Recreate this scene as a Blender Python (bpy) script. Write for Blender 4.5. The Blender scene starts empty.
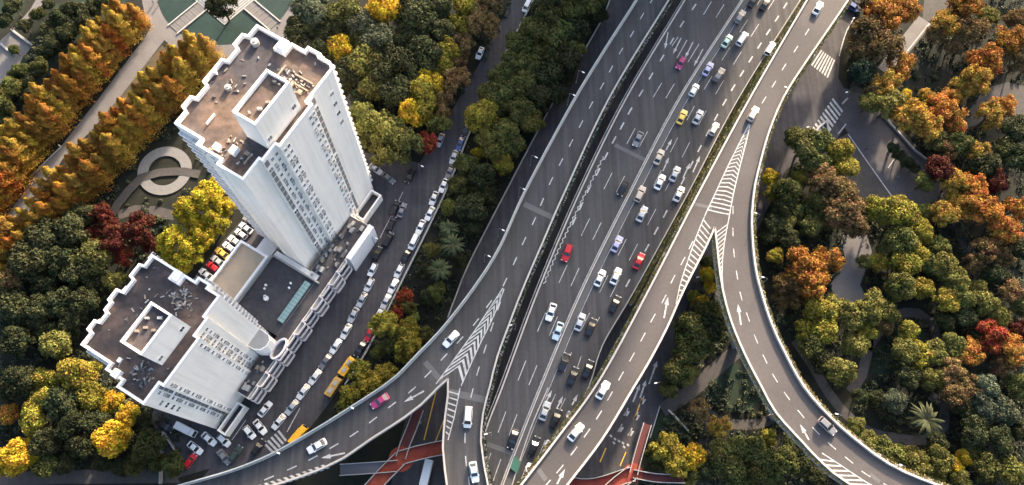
import bpy, bmesh, math, random
from mathutils import Vector, Matrix
random.seed(7)
SC = bpy.context.scene
COL = SC.collection

# ------------------------------------------------------------------ camera
CAM_H = 225.0                       # drone altitude in metres
FPX, CX, CY, NX, NY = 800.0, 512.0, 242.5, 485.0, 520.0   # focal length, centre, nadir point of the photograph
_d = Vector((NX-CX, NY-CY, FPX)).normalized()
_up = Vector((0, -1, 0))
_Y = (_up - _d*_up.dot(_d)).normalized()
_X = _Y.cross(_d)
if _X.x < 0: _X = -_X
def P(x, y, z=0.0):
    "ground-plan point at height z that the photograph shows at (x, y)"
    r = Vector((x-CX, y-CY, FPX)); t = (CAM_H-z)/r.dot(_d)
    return Vector((r.dot(_X)*t, r.dot(_Y)*t, z))
right = Vector((_X.x, _Y.x, -_d.x)); down = Vector((_X.y, _Y.y, -_d.y)); fwd = Vector((_X.z, _Y.z, -_d.z))
cd = bpy.data.cameras.new('camera'); cam = bpy.data.objects.new('camera', cd); COL.objects.link(cam)
cam.matrix_world = Matrix(((right.x, -down.x, -fwd.x, 0), (right.y, -down.y, -fwd.y, 0), (right.z, -down.z, -fwd.z, CAM_H), (0, 0, 0, 1)))
cd.sensor_width = 36.0; cd.lens = FPX/1024.0*36.0; cd.clip_start = 1.0; cd.clip_end = 3000.0
SC.camera = cam

# ------------------------------------------------------------------ light
SUN_AZ, SUN_EL = math.radians(24), math.radians(20)     # azimuth from +Y towards +X
w = bpy.data.worlds.new('World'); SC.world = w; w.use_nodes = True
nt = w.node_tree
sky = nt.nodes.new('ShaderNodeTexSky'); sky.sky_type = 'NISHITA'; sky.sun_disc = False
sky.sun_elevation = SUN_EL; sky.sun_rotation = SUN_AZ
sky.air_density = 1.0; sky.dust_density = 6.0
bg = nt.nodes['Background']; bg.inputs['Strength'].default_value = 0.15
nt.links.new(sky.outputs[0], bg.inputs[0])
sd = bpy.data.lights.new('sun', 'SUN'); sd.energy = 4.1; sd.angle = math.radians(2.5); sd.color = (1.0, 0.79, 0.58)
sun = bpy.data.objects.new('sun', sd); COL.objects.link(sun)
sdir = Vector((math.sin(SUN_AZ)*math.cos(SUN_EL), math.cos(SUN_AZ)*math.cos(SUN_EL), math.sin(SUN_EL)))
sun.rotation_euler = sdir.to_track_quat('Z', 'Y').to_euler(); sun.location = (0, 200, 200)
SC.view_settings.view_transform = 'Standard'; SC.view_settings.look = 'None'
SC.view_settings.exposure = 2.1; SC.view_settings.gamma = 1.0
SC.view_settings.use_curve_mapping = False

# ------------------------------------------------------------------ materials
def mat(name, col, rough=0.8, var=0.0, scale=1.0, col2=None, scale2=None, mix2=0.5, metallic=0.0, bump=0.0, obcol=False, spec=0.3, detail=4.0, thr=None):
    m = bpy.data.materials.new(name); m.use_nodes = True
    n = m.node_tree.nodes; L = m.node_tree.links; b = n['Principled BSDF']
    b.inputs['Roughness'].default_value = rough; b.inputs['Metallic'].default_value = metallic
    b.inputs['Specular IOR Level'].default_value = spec
    base = n.new('ShaderNodeRGB'); base.outputs[0].default_value = (*col, 1); out = base.outputs[0]
    if obcol:
        oi = n.new('ShaderNodeObjectInfo'); out = oi.outputs['Color']
    geo = n.new('ShaderNodeNewGeometry')
    if col2 is not None:
        nz = n.new('ShaderNodeTexNoise'); nz.inputs['Scale'].default_value = scale2; nz.inputs['Detail'].default_value = detail
        L.new(geo.outputs['Position'], nz.inputs['Vector'])
        rp = n.new('ShaderNodeValToRGB'); a, c = thr or (0.42, 0.62)
        rp.color_ramp.elements[0].position = a; rp.color_ramp.elements[1].position = c
        L.new(nz.outputs[0], rp.inputs[0])
        mm = n.new('ShaderNodeMath'); mm.operation = 'MULTIPLY'; mm.inputs[1].default_value = mix2
        L.new(rp.outputs[0], mm.inputs[0])
        mx = n.new('ShaderNodeMix'); mx.data_type = 'RGBA'
        L.new(mm.outputs[0], mx.inputs[0]); L.new(out, mx.inputs[6]); mx.inputs[7].default_value = (*col2, 1)
        out = mx.outputs[2]
    if var > 0:
        nz = n.new('ShaderNodeTexNoise'); nz.inputs['Scale'].default_value = scale; nz.inputs['Detail'].default_value = 6
        nz.inputs['Roughness'].default_value = 0.65
        L.new(geo.outputs['Position'], nz.inputs['Vector'])
        mr = n.new('ShaderNodeMapRange'); mr.inputs[1].default_value = 0.25; mr.inputs[2].default_value = 0.75
        mr.inputs[3].default_value = 1-var; mr.inputs[4].default_value = 1+var
        L.new(nz.outputs[0], mr.inputs[0])
        vm = n.new('ShaderNodeVectorMath'); vm.operation = 'SCALE'
        L.new(out, vm.inputs[0]); L.new(mr.outputs[0], vm.inputs[3]); out = vm.outputs[0]
        if bump > 0:
            bp = n.new('ShaderNodeBump'); bp.inputs['Strength'].default_value = bump; bp.inputs['Distance'].default_value = 0.1
            L.new(nz.outputs[0], bp.inputs['Height']); L.new(bp.outputs[0], b.inputs['Normal'])
    L.new(out, b.inputs['Base Color'])
    return m

def leaf_mat(name, rnd=0.35, transl=0.25):
    m = bpy.data.materials.new(name); m.use_nodes = True
    n = m.node_tree.nodes; L = m.node_tree.links; b = n['Principled BSDF']
    b.inputs['Roughness'].default_value = 0.7; b.inputs['Specular IOR Level'].default_value = 0.1
    oi = n.new('ShaderNodeObjectInfo'); geo = n.new('ShaderNodeNewGeometry')
    mr = n.new('ShaderNodeMapRange'); mr.inputs[3].default_value = 1-rnd; mr.inputs[4].default_value = 1+rnd
    L.new(geo.outputs['Random Per Island'], mr.inputs[0])
    nz = n.new('ShaderNodeTexNoise'); nz.inputs['Scale'].default_value = 0.55; nz.inputs['Detail'].default_value = 2
    L.new(geo.outputs['Position'], nz.inputs['Vector'])
    hs = n.new('ShaderNodeHueSaturation')
    hr = n.new('ShaderNodeMapRange'); hr.inputs[1].default_value = 0.3; hr.inputs[2].default_value = 0.7
    hr.inputs[3].default_value = 0.465; hr.inputs[4].default_value = 0.535
    L.new(nz.outputs[0], hr.inputs[0]); L.new(hr.outputs[0], hs.inputs['Hue'])
    n2 = n.new('ShaderNodeTexNoise'); n2.inputs['Scale'].default_value = 0.38; n2.inputs['Detail'].default_value = 3
    L.new(geo.outputs['Position'], n2.inputs['Vector'])
    m2 = n.new('ShaderNodeMapRange'); m2.inputs[1].default_value = 0.32; m2.inputs[2].default_value = 0.68; m2.inputs[3].default_value = 0.62; m2.inputs[4].default_value = 1.45
    L.new(n2.outputs[0], m2.inputs[0]); mm = n.new('ShaderNodeMath'); mm.operation = 'MULTIPLY'; L.new(mr.outputs[0], mm.inputs[0]); L.new(m2.outputs[0], mm.inputs[1])
    L.new(oi.outputs['Color'], hs.inputs['Color']); L.new(mm.outputs[0], hs.inputs['Value'])
    L.new(hs.outputs[0], b.inputs['Base Color'])
    tr = n.new('ShaderNodeBsdfTranslucent'); L.new(hs.outputs[0], tr.inputs['Color'])
    mx = n.new('ShaderNodeMixShader'); mx.inputs[0].default_value = transl
    L.new(b.outputs[0], mx.inputs[1]); L.new(tr.outputs[0], mx.inputs[2])
    L.new(mx.outputs[0], n['Material Output'].inputs['Surface'])
    return m

def glass_mat():
    m = mat('window_glass', (0.05, 0.055, 0.06), 0.15, spec=0.5); n = m.node_tree.nodes; L = m.node_tree.links
    oi = n.new('ShaderNodeObjectInfo'); rp = n.new('ShaderNodeValToRGB')
    rp.color_ramp.elements[0].color = (0.04,0.045,0.055,1); rp.color_ramp.elements[1].color = (0.34,0.32,0.29,1); rp.color_ramp.elements[0].position = 0.35
    L.new(oi.outputs['Random'], rp.inputs[0]); L.new(rp.outputs[0], n['Principled BSDF'].inputs['Base Color']); return m
M = dict(
    earth=mat('park_earth', (0.007, 0.010, 0.007), 0.95, 0.5, 0.35, (0.013, 0.013, 0.008), 0.07, 0.8, bump=0.5),
    lawn=mat('lawn', (0.009, 0.021, 0.013), 0.95, 0.3, 1.3, (0.014, 0.022, 0.011), 0.12, 0.7, bump=0.4),
    leaf_litter=mat('leaf_litter', (0.05, 0.045, 0.028), 0.95, 0.35, 1.0, (0.09, 0.055, 0.03), 0.3, 0.6),
    asphalt=mat('asphalt', (0.060, 0.058, 0.063), 0.88, 0.16, 0.8, (0.082, 0.079, 0.083), 0.09, 0.7),
    asphalt_dark=mat('street_asphalt', (0.042, 0.041, 0.047), 0.88, 0.2, 0.6, (0.064, 0.061, 0.066), 0.1, 0.7),
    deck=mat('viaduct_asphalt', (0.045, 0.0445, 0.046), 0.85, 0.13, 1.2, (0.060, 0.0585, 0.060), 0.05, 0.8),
    deck_warm=mat('viaduct_asphalt_sunlit', (0.062, 0.0565, 0.0555), 0.85, 0.13, 1.2, (0.082, 0.074, 0.072), 0.05, 0.8),  # viaduct asphalt again, with sunlit brightness and warmth put into the colour
    joint=mat('expansion_joint_concrete', (0.10, 0.10, 0.10), 0.9, 0.2, 2.0),
    paint=mat('road_paint', (0.40, 0.40, 0.395), 0.6, 0.3, 1.5, (0.16, 0.16, 0.165), 0.8, 0.75, thr=(0.45, 0.75)),
    yellow_paint=mat('yellow_road_paint', (0.55, 0.34, 0.06), 0.6, 0.2, 1.5),
    concrete=mat('concrete', (0.30, 0.295, 0.285), 0.85, 0.15, 0.8),
    parapet=mat('parapet_concrete', (0.37, 0.35, 0.33), 0.8, 0.16, 0.5),
    barrier=mat('noise_barrier_panel', (0.31, 0.335, 0.335), 0.6, 0.12, 0.4),
    pier=mat('pier_concrete', (0.27, 0.265, 0.255), 0.85, 0.15, 0.5),
    paving=mat('paving', (0.112, 0.107, 0.108), 0.85, 0.14, 1.5, (0.14, 0.135, 0.133), 0.2, 0.5),
    paving_dark=mat('park_path', (0.048, 0.046, 0.045), 0.9, 0.2, 0.8, (0.064, 0.057, 0.053), 0.2, 0.6),
    stone=mat('stone_step', (0.26, 0.26, 0.255), 0.8, 0.12, 1.2),
    pool=mat('pool_floor', (0.006, 0.020, 0.016), 0.5, 0.25, 0.5, (0.009, 0.028, 0.022), 0.15, 0.6),
    wall=mat('white_tile_facade', (0.88, 0.835, 0.77), 0.6, 0.03, 0.35, (0.82, 0.775, 0.71), 0.12, 0.5),
    white=mat('white_painted_parapet', (0.80, 0.775, 0.765), 0.6, 0.05, 0.9),
    roof=mat('roof_screed', (0.048, 0.044, 0.049), 0.9, 0.5, 0.5, (0.13, 0.088, 0.064), 0.09, 0.9, detail=9, thr=(0.40, 0.60)),
    roof_dark=mat('roof_bitumen', (0.038, 0.033, 0.035), 0.9, 0.5, 0.5, (0.125, 0.088, 0.070), 0.10, 0.85, detail=9, thr=(0.45, 0.66)),
    balus=mat('balustrade_paint', (0.56, 0.53, 0.54), 0.6, 0.12, 0.8),
    terrace=mat('terrace_screed', (0.40, 0.31, 0.215), 0.9, 0.10, 0.6, (0.30, 0.26, 0.22), 0.16, 0.6),
    podium=mat('podium_roof_felt', (0.050, 0.049, 0.055), 0.9, 0.25, 0.9, (0.075, 0.07, 0.072), 0.2, 0.6),
    glass=glass_mat(),
    louvre=mat('grey_louvre', (0.20, 0.20, 0.205), 0.6, 0.15, 2.0),
    ac=mat('air_conditioner_grey', (0.30, 0.30, 0.29), 0.5, 0.1, 2.0),
    frame=mat('dark_frame', (0.10, 0.10, 0.11), 0.5),
    skylight=mat('green_glass_roof', (0.24, 0.36, 0.34), 0.25, 0.08, 0.5, spec=0.5),
    clutter=mat('roof_scrap', (0.24, 0.20, 0.16), 0.8, 0.4, 1.5),
    red=mat('red_bridge_coating', (0.15, 0.022, 0.014), 0.75, 0.3, 0.7, (0.22, 0.045, 0.02), 0.25, 0.6),
    red_dark=mat('dark_red_step', (0.075, 0.02, 0.02), 0.75, 0.2, 0.7),
    steel=mat('painted_steel', (0.16, 0.16, 0.165), 0.4, metallic=0.3),
    lamp=mat('lamp_head_shell', (0.75, 0.75, 0.74), 0.4),
    carpaint=mat('car_paint', (1, 1, 1), 0.3, obcol=True, spec=0.35),
    carglass=mat('car_glass', (0.018, 0.020, 0.024), 0.12, spec=0.6),
    tyre=mat('tyre_rubber', (0.02, 0.02, 0.02), 0.8),
    rim=mat('wheel_rim', (0.45, 0.45, 0.46), 0.3, metallic=0.8),
    light=mat('headlight_lens', (0.75, 0.76, 0.78), 0.15, spec=0.6),
    tail=mat('tail_light_lens', (0.35, 0.015, 0.012), 0.2, spec=0.6),
    trim=mat('black_trim', (0.03, 0.03, 0.03), 0.6),
    bark=mat('bark', (0.075, 0.060, 0.045), 0.95, 0.3, 1.5),
    leaf=leaf_mat('foliage'),
    needle=leaf_mat('redwood_needles', 0.3, 0.3),
    cover=mat('green_shrub_cover', (0.026, 0.038, 0.020), 0.8, 0.5, 0.8, (0.06, 0.06, 0.021), 0.25, 0.7),
    hedge=mat('yellow_green_hedge', (0.12, 0.11, 0.03), 0.8, 0.45, 0.9, (0.20, 0.14, 0.04), 0.2, 0.7),
    cloth=mat('clothing', (1, 1, 1), 0.9, obcol=True),
    skin=mat('skin', (0.45, 0.28, 0.2), 0.6), hair=mat('hair', (0.02, 0.016, 0.014), 0.7),
    sign=mat('green_cover', (0.045, 0.13, 0.095), 0.5),
)

# ------------------------------------------------------------------ helpers
def tag(o, label=None, cat=None, group=None, kind=None):
    if label: o['label'] = label
    if cat: o['category'] = cat
    if group: o['group'] = group
    if kind: o['kind'] = kind
    return o
def link(name, me, parent=None, loc=None):
    o = bpy.data.objects.new(name, me); COL.objects.link(o)
    if parent is not None: o.parent = parent
    if loc is not None: o.location = loc
    return o
def empty(name, loc=(0, 0, 0), rz=0.0):
    o = bpy.data.objects.new(name, None); COL.objects.link(o); o.location = loc; o.rotation_euler = (0, 0, rz)
    o.empty_display_size = 0.5
    return o
def mesh_from(name, verts, faces, mats, idx=None, smooth=False):
    me = bpy.data.meshes.new(name); me.from_pydata([tuple(v) for v in verts], [], faces); me.update()
    for m in (mats if isinstance(mats, (list, tuple)) else [mats]): me.materials.append(m)
    if idx:
        for p, i in zip(me.polygons, idx): p.material_index = i
    if smooth:
        for p in me.polygons: p.use_smooth = True
    return me
class MB:
    "collects shapes for ONE mesh"
    def __init__(s): s.v = []; s.f = []; s.i = []
    def add(s, verts, faces, mi=0):
        k = len(s.v); s.v += [tuple(v) for v in verts]; s.f += [tuple(a+k for a in f) for f in faces]; s.i += [mi]*len(faces); return s
    def box(s, x0, x1, y0, y1, z0, z1, mi=0):
        return s.add([(x0,y0,z0),(x1,y0,z0),(x1,y1,z0),(x0,y1,z0),(x0,y0,z1),(x1,y0,z1),(x1,y1,z1),(x0,y1,z1)],
              [(3,2,1,0),(4,5,6,7),(0,1,5,4),(1,2,6,5),(2,3,7,6),(3,0,4,7)], mi)
    def frustum(s, b, t, z0, z1, mi=0):
        "b, t = (x0,x1,y0,y1)"
        return s.add([(b[0],b[2],z0),(b[1],b[2],z0),(b[1],b[3],z0),(b[0],b[3],z0),(t[0],t[2],z1),(t[1],t[2],z1),(t[1],t[3],z1),(t[0],t[3],z1)],
              [(3,2,1,0),(4,5,6,7),(0,1,5,4),(1,2,6,5),(2,3,7,6),(3,0,4,7)], mi)
    def cyl(s, c, r, z0, z1, n=12, r2=None, mi=0):
        r2 = r if r2 is None else r2
        a = [(c[0]+r*math.cos(2*math.pi*k/n), c[1]+r*math.sin(2*math.pi*k/n), z0) for k in range(n)]
        b = [(c[0]+r2*math.cos(2*math.pi*k/n), c[1]+r2*math.sin(2*math.pi*k/n), z1) for k in range(n)]
        return s.add(a+b, [tuple(range(n-1,-1,-1)), tuple(range(n,2*n))]+[(k,(k+1)%n,n+(k+1)%n,n+k) for k in range(n)], mi)
    def tube(s, p, q, r, r2=None, n=6, mi=0):
        p = Vector(p); q = Vector(q); r2 = r if r2 is None else r2
        d = (q-p).normalized(); a = d.orthogonal().normalized(); b = d.cross(a)
        A = [p+(a*math.cos(2*math.pi*k/n)+b*math.sin(2*math.pi*k/n))*r for k in range(n)]
        B = [q+(a*math.cos(2*math.pi*k/n)+b*math.sin(2*math.pi*k/n))*r2 for k in range(n)]
        return s.add(A+B, [tuple(range(n-1,-1,-1)), tuple(range(n,2*n))]+[(k,(k+1)%n,n+(k+1)%n,n+k) for k in range(n)], mi)
    def prism(s, poly, z0, z1, mi=0, top=True, bottom=True):
        poly = [(p[0], p[1]) for p in poly]; n = len(poly)
        area = sum(poly[i][0]*poly[(i+1)%n][1]-poly[(i+1)%n][0]*poly[i][1] for i in range(n))
        if area < 0: poly = poly[::-1]
        s.add([(x,y,z0) for x,y in poly]+[(x,y,z1) for x,y in poly], [(k,(k+1)%n,n+(k+1)%n,n+k) for k in range(n)], mi)
        from mathutils.geometry import tessellate_polygon
        tris = tessellate_polygon([[Vector((x,y,0)) for x,y in poly]])
        def orient(t):
            a,b,c = [poly[k] for k in t]
            return t if (b[0]-a[0])*(c[1]-a[1])-(b[1]-a[1])*(c[0]-a[0]) > 0 else (t[0],t[2],t[1])
        tris = [orient(tuple(t)) for t in tris]
        if top: s.add([(x,y,z1) for x,y in poly], tris, mi)
        if bottom: s.add([(x,y,z0) for x,y in poly], [(t[0],t[2],t[1]) for t in tris], mi)
        return s
    def sheet(s, poly, z, mi=0): 
        k = len(s.f); s.prism(poly, z-0.02, z, mi, True, False); return s
    def wall(s, pts, width, z0, z1, mi=0, closed=False, off=0.0):
        "upright band swept along a plan polyline; off shifts it to the left of travel"
        pts = [Vector((p[0], p[1])) for p in pts]; n = len(pts)
        Ls, Rs = [], []
        for k in range(n):
            if closed: a, b = pts[k-1], pts[(k+1)%n]
            else: a, b = pts[max(k-1,0)], pts[min(k+1,n-1)]
            d1 = (pts[k]-a); d2 = (b-pts[k])
            d1 = d1.normalized() if d1.length > 1e-6 else d2.normalized()
            d2 = d2.normalized() if d2.length > 1e-6 else d1
            nn = Vector((-(d1.y+d2.y), d1.x+d2.x)); nn = nn.normalized() if nn.length > 1e-6 else Vector((-d1.y, d1.x))
            c = max(0.45, nn.dot(Vector((-d1.y, d1.x))))
            Ls.append(pts[k]+nn*((off+width/2)/c)); Rs.append(pts[k]+nn*((off-width/2)/c))
        V = [(p.x,p.y,z0) for p in Ls]+[(p.x,p.y,z0) for p in Rs]+[(p.x,p.y,z1) for p in Ls]+[(p.x,p.y,z1) for p in Rs]
        F = []
        for k in range(n if closed else n-1):
            j = (k+1) % n
            F += [(k, 2*n+k, 2*n+j, j), (n+k, n+j, 3*n+j, 3*n+k), (2*n+k, 3*n+k, 3*n+j, 2*n+j), (k, j, n+j, n+k)]
        if not closed: F += [(0, n, 3*n, 2*n), (n-1, 3*n-1, 4*n-1, 2*n-1)]
        return s.add(V, F, mi)
    def band(s, pts, width, z, mi=0, off=0.0, closed=False):
        "thin flat strip (paint, kerb stripe) with its top at z"
        return s.wall(pts, width, z-0.012, z, mi, closed, off)
    def build(s, name, mats, parent=None, smooth=False):
        return link(name, mesh_from(name, s.v, s.f, mats, s.i, smooth), parent)

def cr(pts, step=3.0):
    "Catmull-Rom resampling of plan points"
    pts = [Vector((p[0], p[1])) for p in pts]; out = []
    for i in range(len(pts)-1):
        p0 = pts[i-1] if i else pts[0]*2-pts[1]; p1, p2 = pts[i], pts[i+1]
        p3 = pts[i+2] if i+2 < len(pts) else pts[-1]*2-pts[-2]
        n = max(1, int((p2-p1).length/step))
        for k in range(n):
            t = k/n
            out.append(0.5*((2*p1)+(p2-p0)*t+(2*p0-5*p1+4*p2-p3)*t*t+(3*p1-p0-3*p2+p3)*t**3))
    out.append(pts[-1]); return out
def pl(px, z, step=3.0): return cr([P(x, y, z) for x, y in px], step)
def pp(px, z): return [P(x, y, z) for x, y in px]
def at_len(pts, s):
    for a, b in zip(pts, pts[1:]):
        l = (b-a).length
        if s <= l: return a+(b-a)*(s/l), (b-a).normalized()
        s -= l
    return pts[-1], (pts[-1]-pts[-2]).normalized()
def plen(pts): return sum((b-a).length for a, b in zip(pts, pts[1:]))
def resample(pts, n):
    L = plen(pts); return [at_len(pts, L*k/(n-1))[0] for k in range(n)]
def lerp_line(a, b, t0, t1=None, n=60):
    t1 = t0 if t1 is None else t1
    A = resample(a, n); B = resample(b, n); return [A[k]*(1-(t0+(t1-t0)*k/(n-1)))+B[k]*(t0+(t1-t0)*k/(n-1)) for k in range(n)]
def dashes(root, pts, on, off, width, z, start=0.0):
    L = plen(pts); s = start
    while s+on < L:
        a, _ = at_len(pts, s); m_, _ = at_len(pts, s+on/2); b, _ = at_len(pts, s+on)
        mb = MB(); mb.band([a, m_, b], width, z); mb.build('lane_dash', M['paint'], root); s += on+off
def dash_at(root, px, z, length, width):
    q = [P(x, y, z) for x, y in px]
    for k, p in enumerate(q):
        d = (q[min(k+1, len(q)-1)]-q[max(k-1, 0)]); d = Vector((d.x, d.y)).normalized(); c = Vector((p.x, p.y))
        mb = MB(); mb.band([c-d*length/2, c+d*length/2], width, z); mb.build('lane_dash', M['paint'], root)
def arrow_shape(mb, tail, head, z, w=0.22, hw=0.62, hl=1.7):
    a = Vector((tail.x, tail.y)); b = Vector((head.x, head.y)); d = (b-a).normalized(); n = Vector((-d.y, d.x)); c = b-d*hl
    mb.sheet([a-n*w, c-n*w, c-n*hw, b, c+n*hw, c+n*w, a+n*w], z)
ORD = ['first', 'second', 'third', 'fourth', 'fifth', 'sixth', 'seventh', 'eighth', 'ninth', 'tenth', 'eleventh', 'twelfth', 'thirteenth',
       'fourteenth', 'fifteenth', 'sixteenth', 'seventeenth', 'eighteenth', 'nineteenth', 'twentieth', 'twenty-first', 'twenty-second',
       'twenty-third', 'twenty-fourth', 'twenty-fifth', 'twenty-sixth', 'twenty-seventh', 'twenty-eighth', 'twenty-ninth', 'thirtieth',
       'thirty-first', 'thirty-second', 'thirty-third', 'thirty-fourth', 'thirty-fifth', 'thirty-sixth', 'thirty-seventh', 'thirty-eighth', 'thirty-ninth', 'fortieth']
def struct(name, mb, m): return tag(mb.build(name, m), kind='structure')

# ------------------------------------------------------------------ ground, streets, plazas
g = MB(); g.add([(-900,-700,0),(900,-700,0),(900,1100,0),(-900,1100,0)], [(0,1,2,3)]); struct('ground', g, M['earth'])
ZR = 0.03
def flat(name, px, m, z=ZR, smooth=False):
    b = MB(); q = pl(px, 0, 3.0) if smooth else pp(px, 0); b.prism(q, -0.15, z, 0, True, False); return struct(name, b, m)
# wide street running below the viaducts
main_L = [(628,-40),(604,16),(578,62),(552,105),(527,152),(505,194),(470,262),(458,291),(440,335),(410,400),(395,460),(385,530),(370,680)]
main_R = [(892,-40),(868,-8),(856,18),(845,36),(840,58),(838,78),(846,92),(852,108),(846,126),(836,140),(812,150),(786,170),(762,220),(735,280),(700,330),(672,375),(660,408),(648,440),(625,485),(605,530),(560,680)]
flat('road', main_L + main_R[::-1], M['asphalt_dark'])
flat('cross_street', [(842,88),(862,92),(880,115),(914,151),(935,178),(938,200),(905,214),(890,194),(866,160),(848,133),(840,120)], M['asphalt'], 0.045)
flat('side_street', [(534,-5),(545,-40),(528,-40),(512,0),(495,34),(478,66),(452,110),(428,150),(404,188),(388,222),(370,256),(345,292),(300,350),(272,388),(236,436),(205,475),(150,520),(250,520),(285,460),(330,402),(364,353),(400,284),(444,194),(470,130),(500,65)], M['asphalt_dark'], 0.03)
flat('forecourt', [(352,150),(420,163),(404,188),(388,222),(370,256),(345,292),(300,350),(272,388),(236,436),(212,468),(170,480),(160,440),(150,418),(195,330),(190,285),(205,262),(255,205),(300,160)], M['asphalt_dark'], 0.040)
flat('pavement', [(812,150),(836,140),(848,133),(866,160),(890,194),(905,214),(884,216),(858,194),(838,166)], M['paving_dark'], 0.05)
flat('pavement', [(846,92),(856,84),(884,110),(918,148),(940,178),(935,180),(912,153),(880,117),(862,94)], M['paving_dark'], 0.06)
flat('lower_left_road', [(-40,474),(40,471),(110,469),(175,470),(180,483),(60,484),(-40,488)], M['paving_dark'], 0.035)
# park at the upper left
flat('walkway', [(146,36),(100,97),(62,145),(38,170),(24,192),(-10,238),(-30,262),(-20,285),(12,232),(42,196),(62,160),(92,130),(120,97),(163,42),(176,22),(160,10)], M['paving'], 0.05)
flat('lawn_patch', [(162,45),(169,53),(120,110),(104,128),(112,104)], M['leaf_litter'], 0.045)
flat('upper_left_path', [(44,-14),(30,10),(12,30),(1,40),(-20,60),(-20,100),(2,86),(18,66),(24,56),(33,46),(12,30),(26,22),(47,0),(54,-14)], M['paving'], 0.05)
flat('lawn', [(56,4),(112,-10),(128,0),(100,24),(70,48),(40,84),(16,108),(-20,130),(-20,100),(30,52)], M['lawn'], 0.02)
flat('lawn', [(-30,-20),(30,-20),(24,12),(-30,52)], M['lawn'], 0.02)
PC = P(227, -14)
def disc(c, r, n=48, a0=0, a1=2*math.pi): return [(c.x+r*math.cos(a0+(a1-a0)*k/n), c.y+r*math.sin(a0+(a1-a0)*k/n)) for k in range(n)]
b = MB(); b.prism(disc(PC, 27.5), -0.1, 0.055, 0, True, False); struct('round_plaza', b, M['paving'])
b = MB(); b.prism(disc(PC, 22.6), 0.0, 0.075, 0, True, False); struct('pool', b, M['pool'])
b = MB(); half = 15.2                                          # stepped square terrace, one corner towards the viewer
base_ang = math.radians(3)
def rot(c, pts, a): return [(c.x+x*math.cos(a)-y*math.sin(a), c.y+x*math.sin(a)+y*math.cos(a)) for x, y in pts]
pt = tag(empty('stepped_terrace', (0,0,0)), 'grey square stone terrace with concentric steps in the round plaza', 'terrace')
for k in range(8):
    h = half-k*1.05
    bb = MB(); bb.prism(rot(PC, [(0,-h),(h,0),(0,h),(-h,0)], base_ang), 0.0 if k == 0 else 0.1+0.16*k, 0.1+0.16*(k+1), 0); bb.build('step', M['stone'], pt)
for k, a in enumerate((-45, -135, 45, 135)):                    # bridges of steps crossing the pool
    bb = MB(); aa = base_ang+math.radians(a)
    for j in range(12):
        x0 = half*0.7071+0.05+j*1.0
        bb.prism(rot(PC, [(x0,-2.0),(x0+0.92,-2.0),(x0+0.92,2.0),(x0,2.0)], aa), 0.0, 0.16+0.05*(j % 2), 0)
    bb.build('stair_flight', M['paving'], pt)
    bb = MB()
    for sgn in (-1, 1):
        bb.prism(rot(PC, [(half*0.7071+0.05, sgn*2.25-0.2),(23.2, sgn*2.25-0.2),(23.2, sgn*2.25+0.2),(half*0.7071+0.05, sgn*2.25+0.2)], aa), 0.0, 0.5, 0)
    bb.build('stair_kerb', M['concrete'], pt)
# ring shaped plaza
RC = P(165, 171)
b = MB(); o = disc(RC, 8.0); i = disc(RC, 4.9); n = len(o)
b.add([(x,y,0.0) for x,y in o]+[(x,y,0.35) for x,y in o]+[(x,y,0.35) for x,y in i]+[(x,y,0.0) for x,y in i],
      [(k,(k+1)%n,n+(k+1)%n,n+k) for k in range(n)]+[(n+k,n+(k+1)%n,2*n+(k+1)%n,2*n+k) for k in range(n)]+[(2*n+k,2*n+(k+1)%n,3*n+(k+1)%n,3*n+k) for k in range(n)])
tag(b.build('ring_bench', mat('ring_stone', (0.15,0.15,0.148), 0.8, 0.14, 1.0)), 'pale round stone ring in the park beside the taller tower', 'stone ring')
b = MB(); b.band(pl([(112,215),(118,205),(130,190),(142,178),(160,173),(185,172),(200,175)],0), 2.6, 0.42); struct('garden_path', b, M['paving_dark'])
b = MB(); b.band(pl([(118,215),(135,210),(155,211),(175,216)],0), 3.0, 0.04); struct('garden_path', b, M['paving_dark'])
b = MB(); b.band(pl([(300,0),(292,22),(282,40),(300,62),(330,88),(352,104),(372,120)],0), 4.5, 0.06); struct('plaza_path', b, M['paving'])
# park at the right
b = MB(); b.band(pp([(884,72),(925,20)],0), 5.0, 0.04); struct('park_walk', b, M['paving'])
b = MB(); b.band(pp([(889,74),(929,24)],0), 0.5, 0.25); tag(b.build('kerb_wall', M['concrete']), 'low pale kerb wall along the straight walk in the right park', 'kerb wall')
flat('park_square', [(925,-10),(955,-10),(950,14),(936,20),(922,22)], M['paving_dark'], 0.035)
flat('park_square', [(840,236),(866,232),(872,252),(860,285),(868,300),(838,304),(830,285),(846,262)], M['paving'], 0.035)
flat('park_court', [(985,88),(1008,82),(1040,90),(1040,140),(1000,120),(965,128),(955,145),(948,140)], M['paving_dark'], 0.035)
for px, wd in (([(850,392),(862,375),(868,350),(880,330),(895,315),(918,313),(934,325),(938,345),(934,360)],2.8), ([(795,340),(812,365),(830,395),(850,418),(870,432),(895,438),(925,440),(944,425),(945,405),(930,395)],2.8),
               ([(862,300),(870,318),(868,350)],2.6), ([(662,410),(690,392),(712,372),(738,350)],4.0), ([(700,405),(718,420),(745,425),(770,420),(785,408)],2.8), ([(705,420),(706,450),(700,485)],4.0), ([(935,178),(962,235),(985,290),(1010,330)],3.5)):
    b = MB(); b.band(pl(px,0), wd, 0.04); struct('park_path', b, M['paving_dark'])
flat('lawn', [(712,372),(735,362),(752,378),(760,398),(748,412),(725,412),(706,398)], M['lawn'], 0.02)
flat('lawn', [(662,410),(676,418),(690,434),(680,440),(650,440)], M['lawn'], 0.02)
flat('lawn', [(905,70),(930,35),(968,55),(972,78),(950,92),(915,92)], M['earth'], 0.02)
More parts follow.
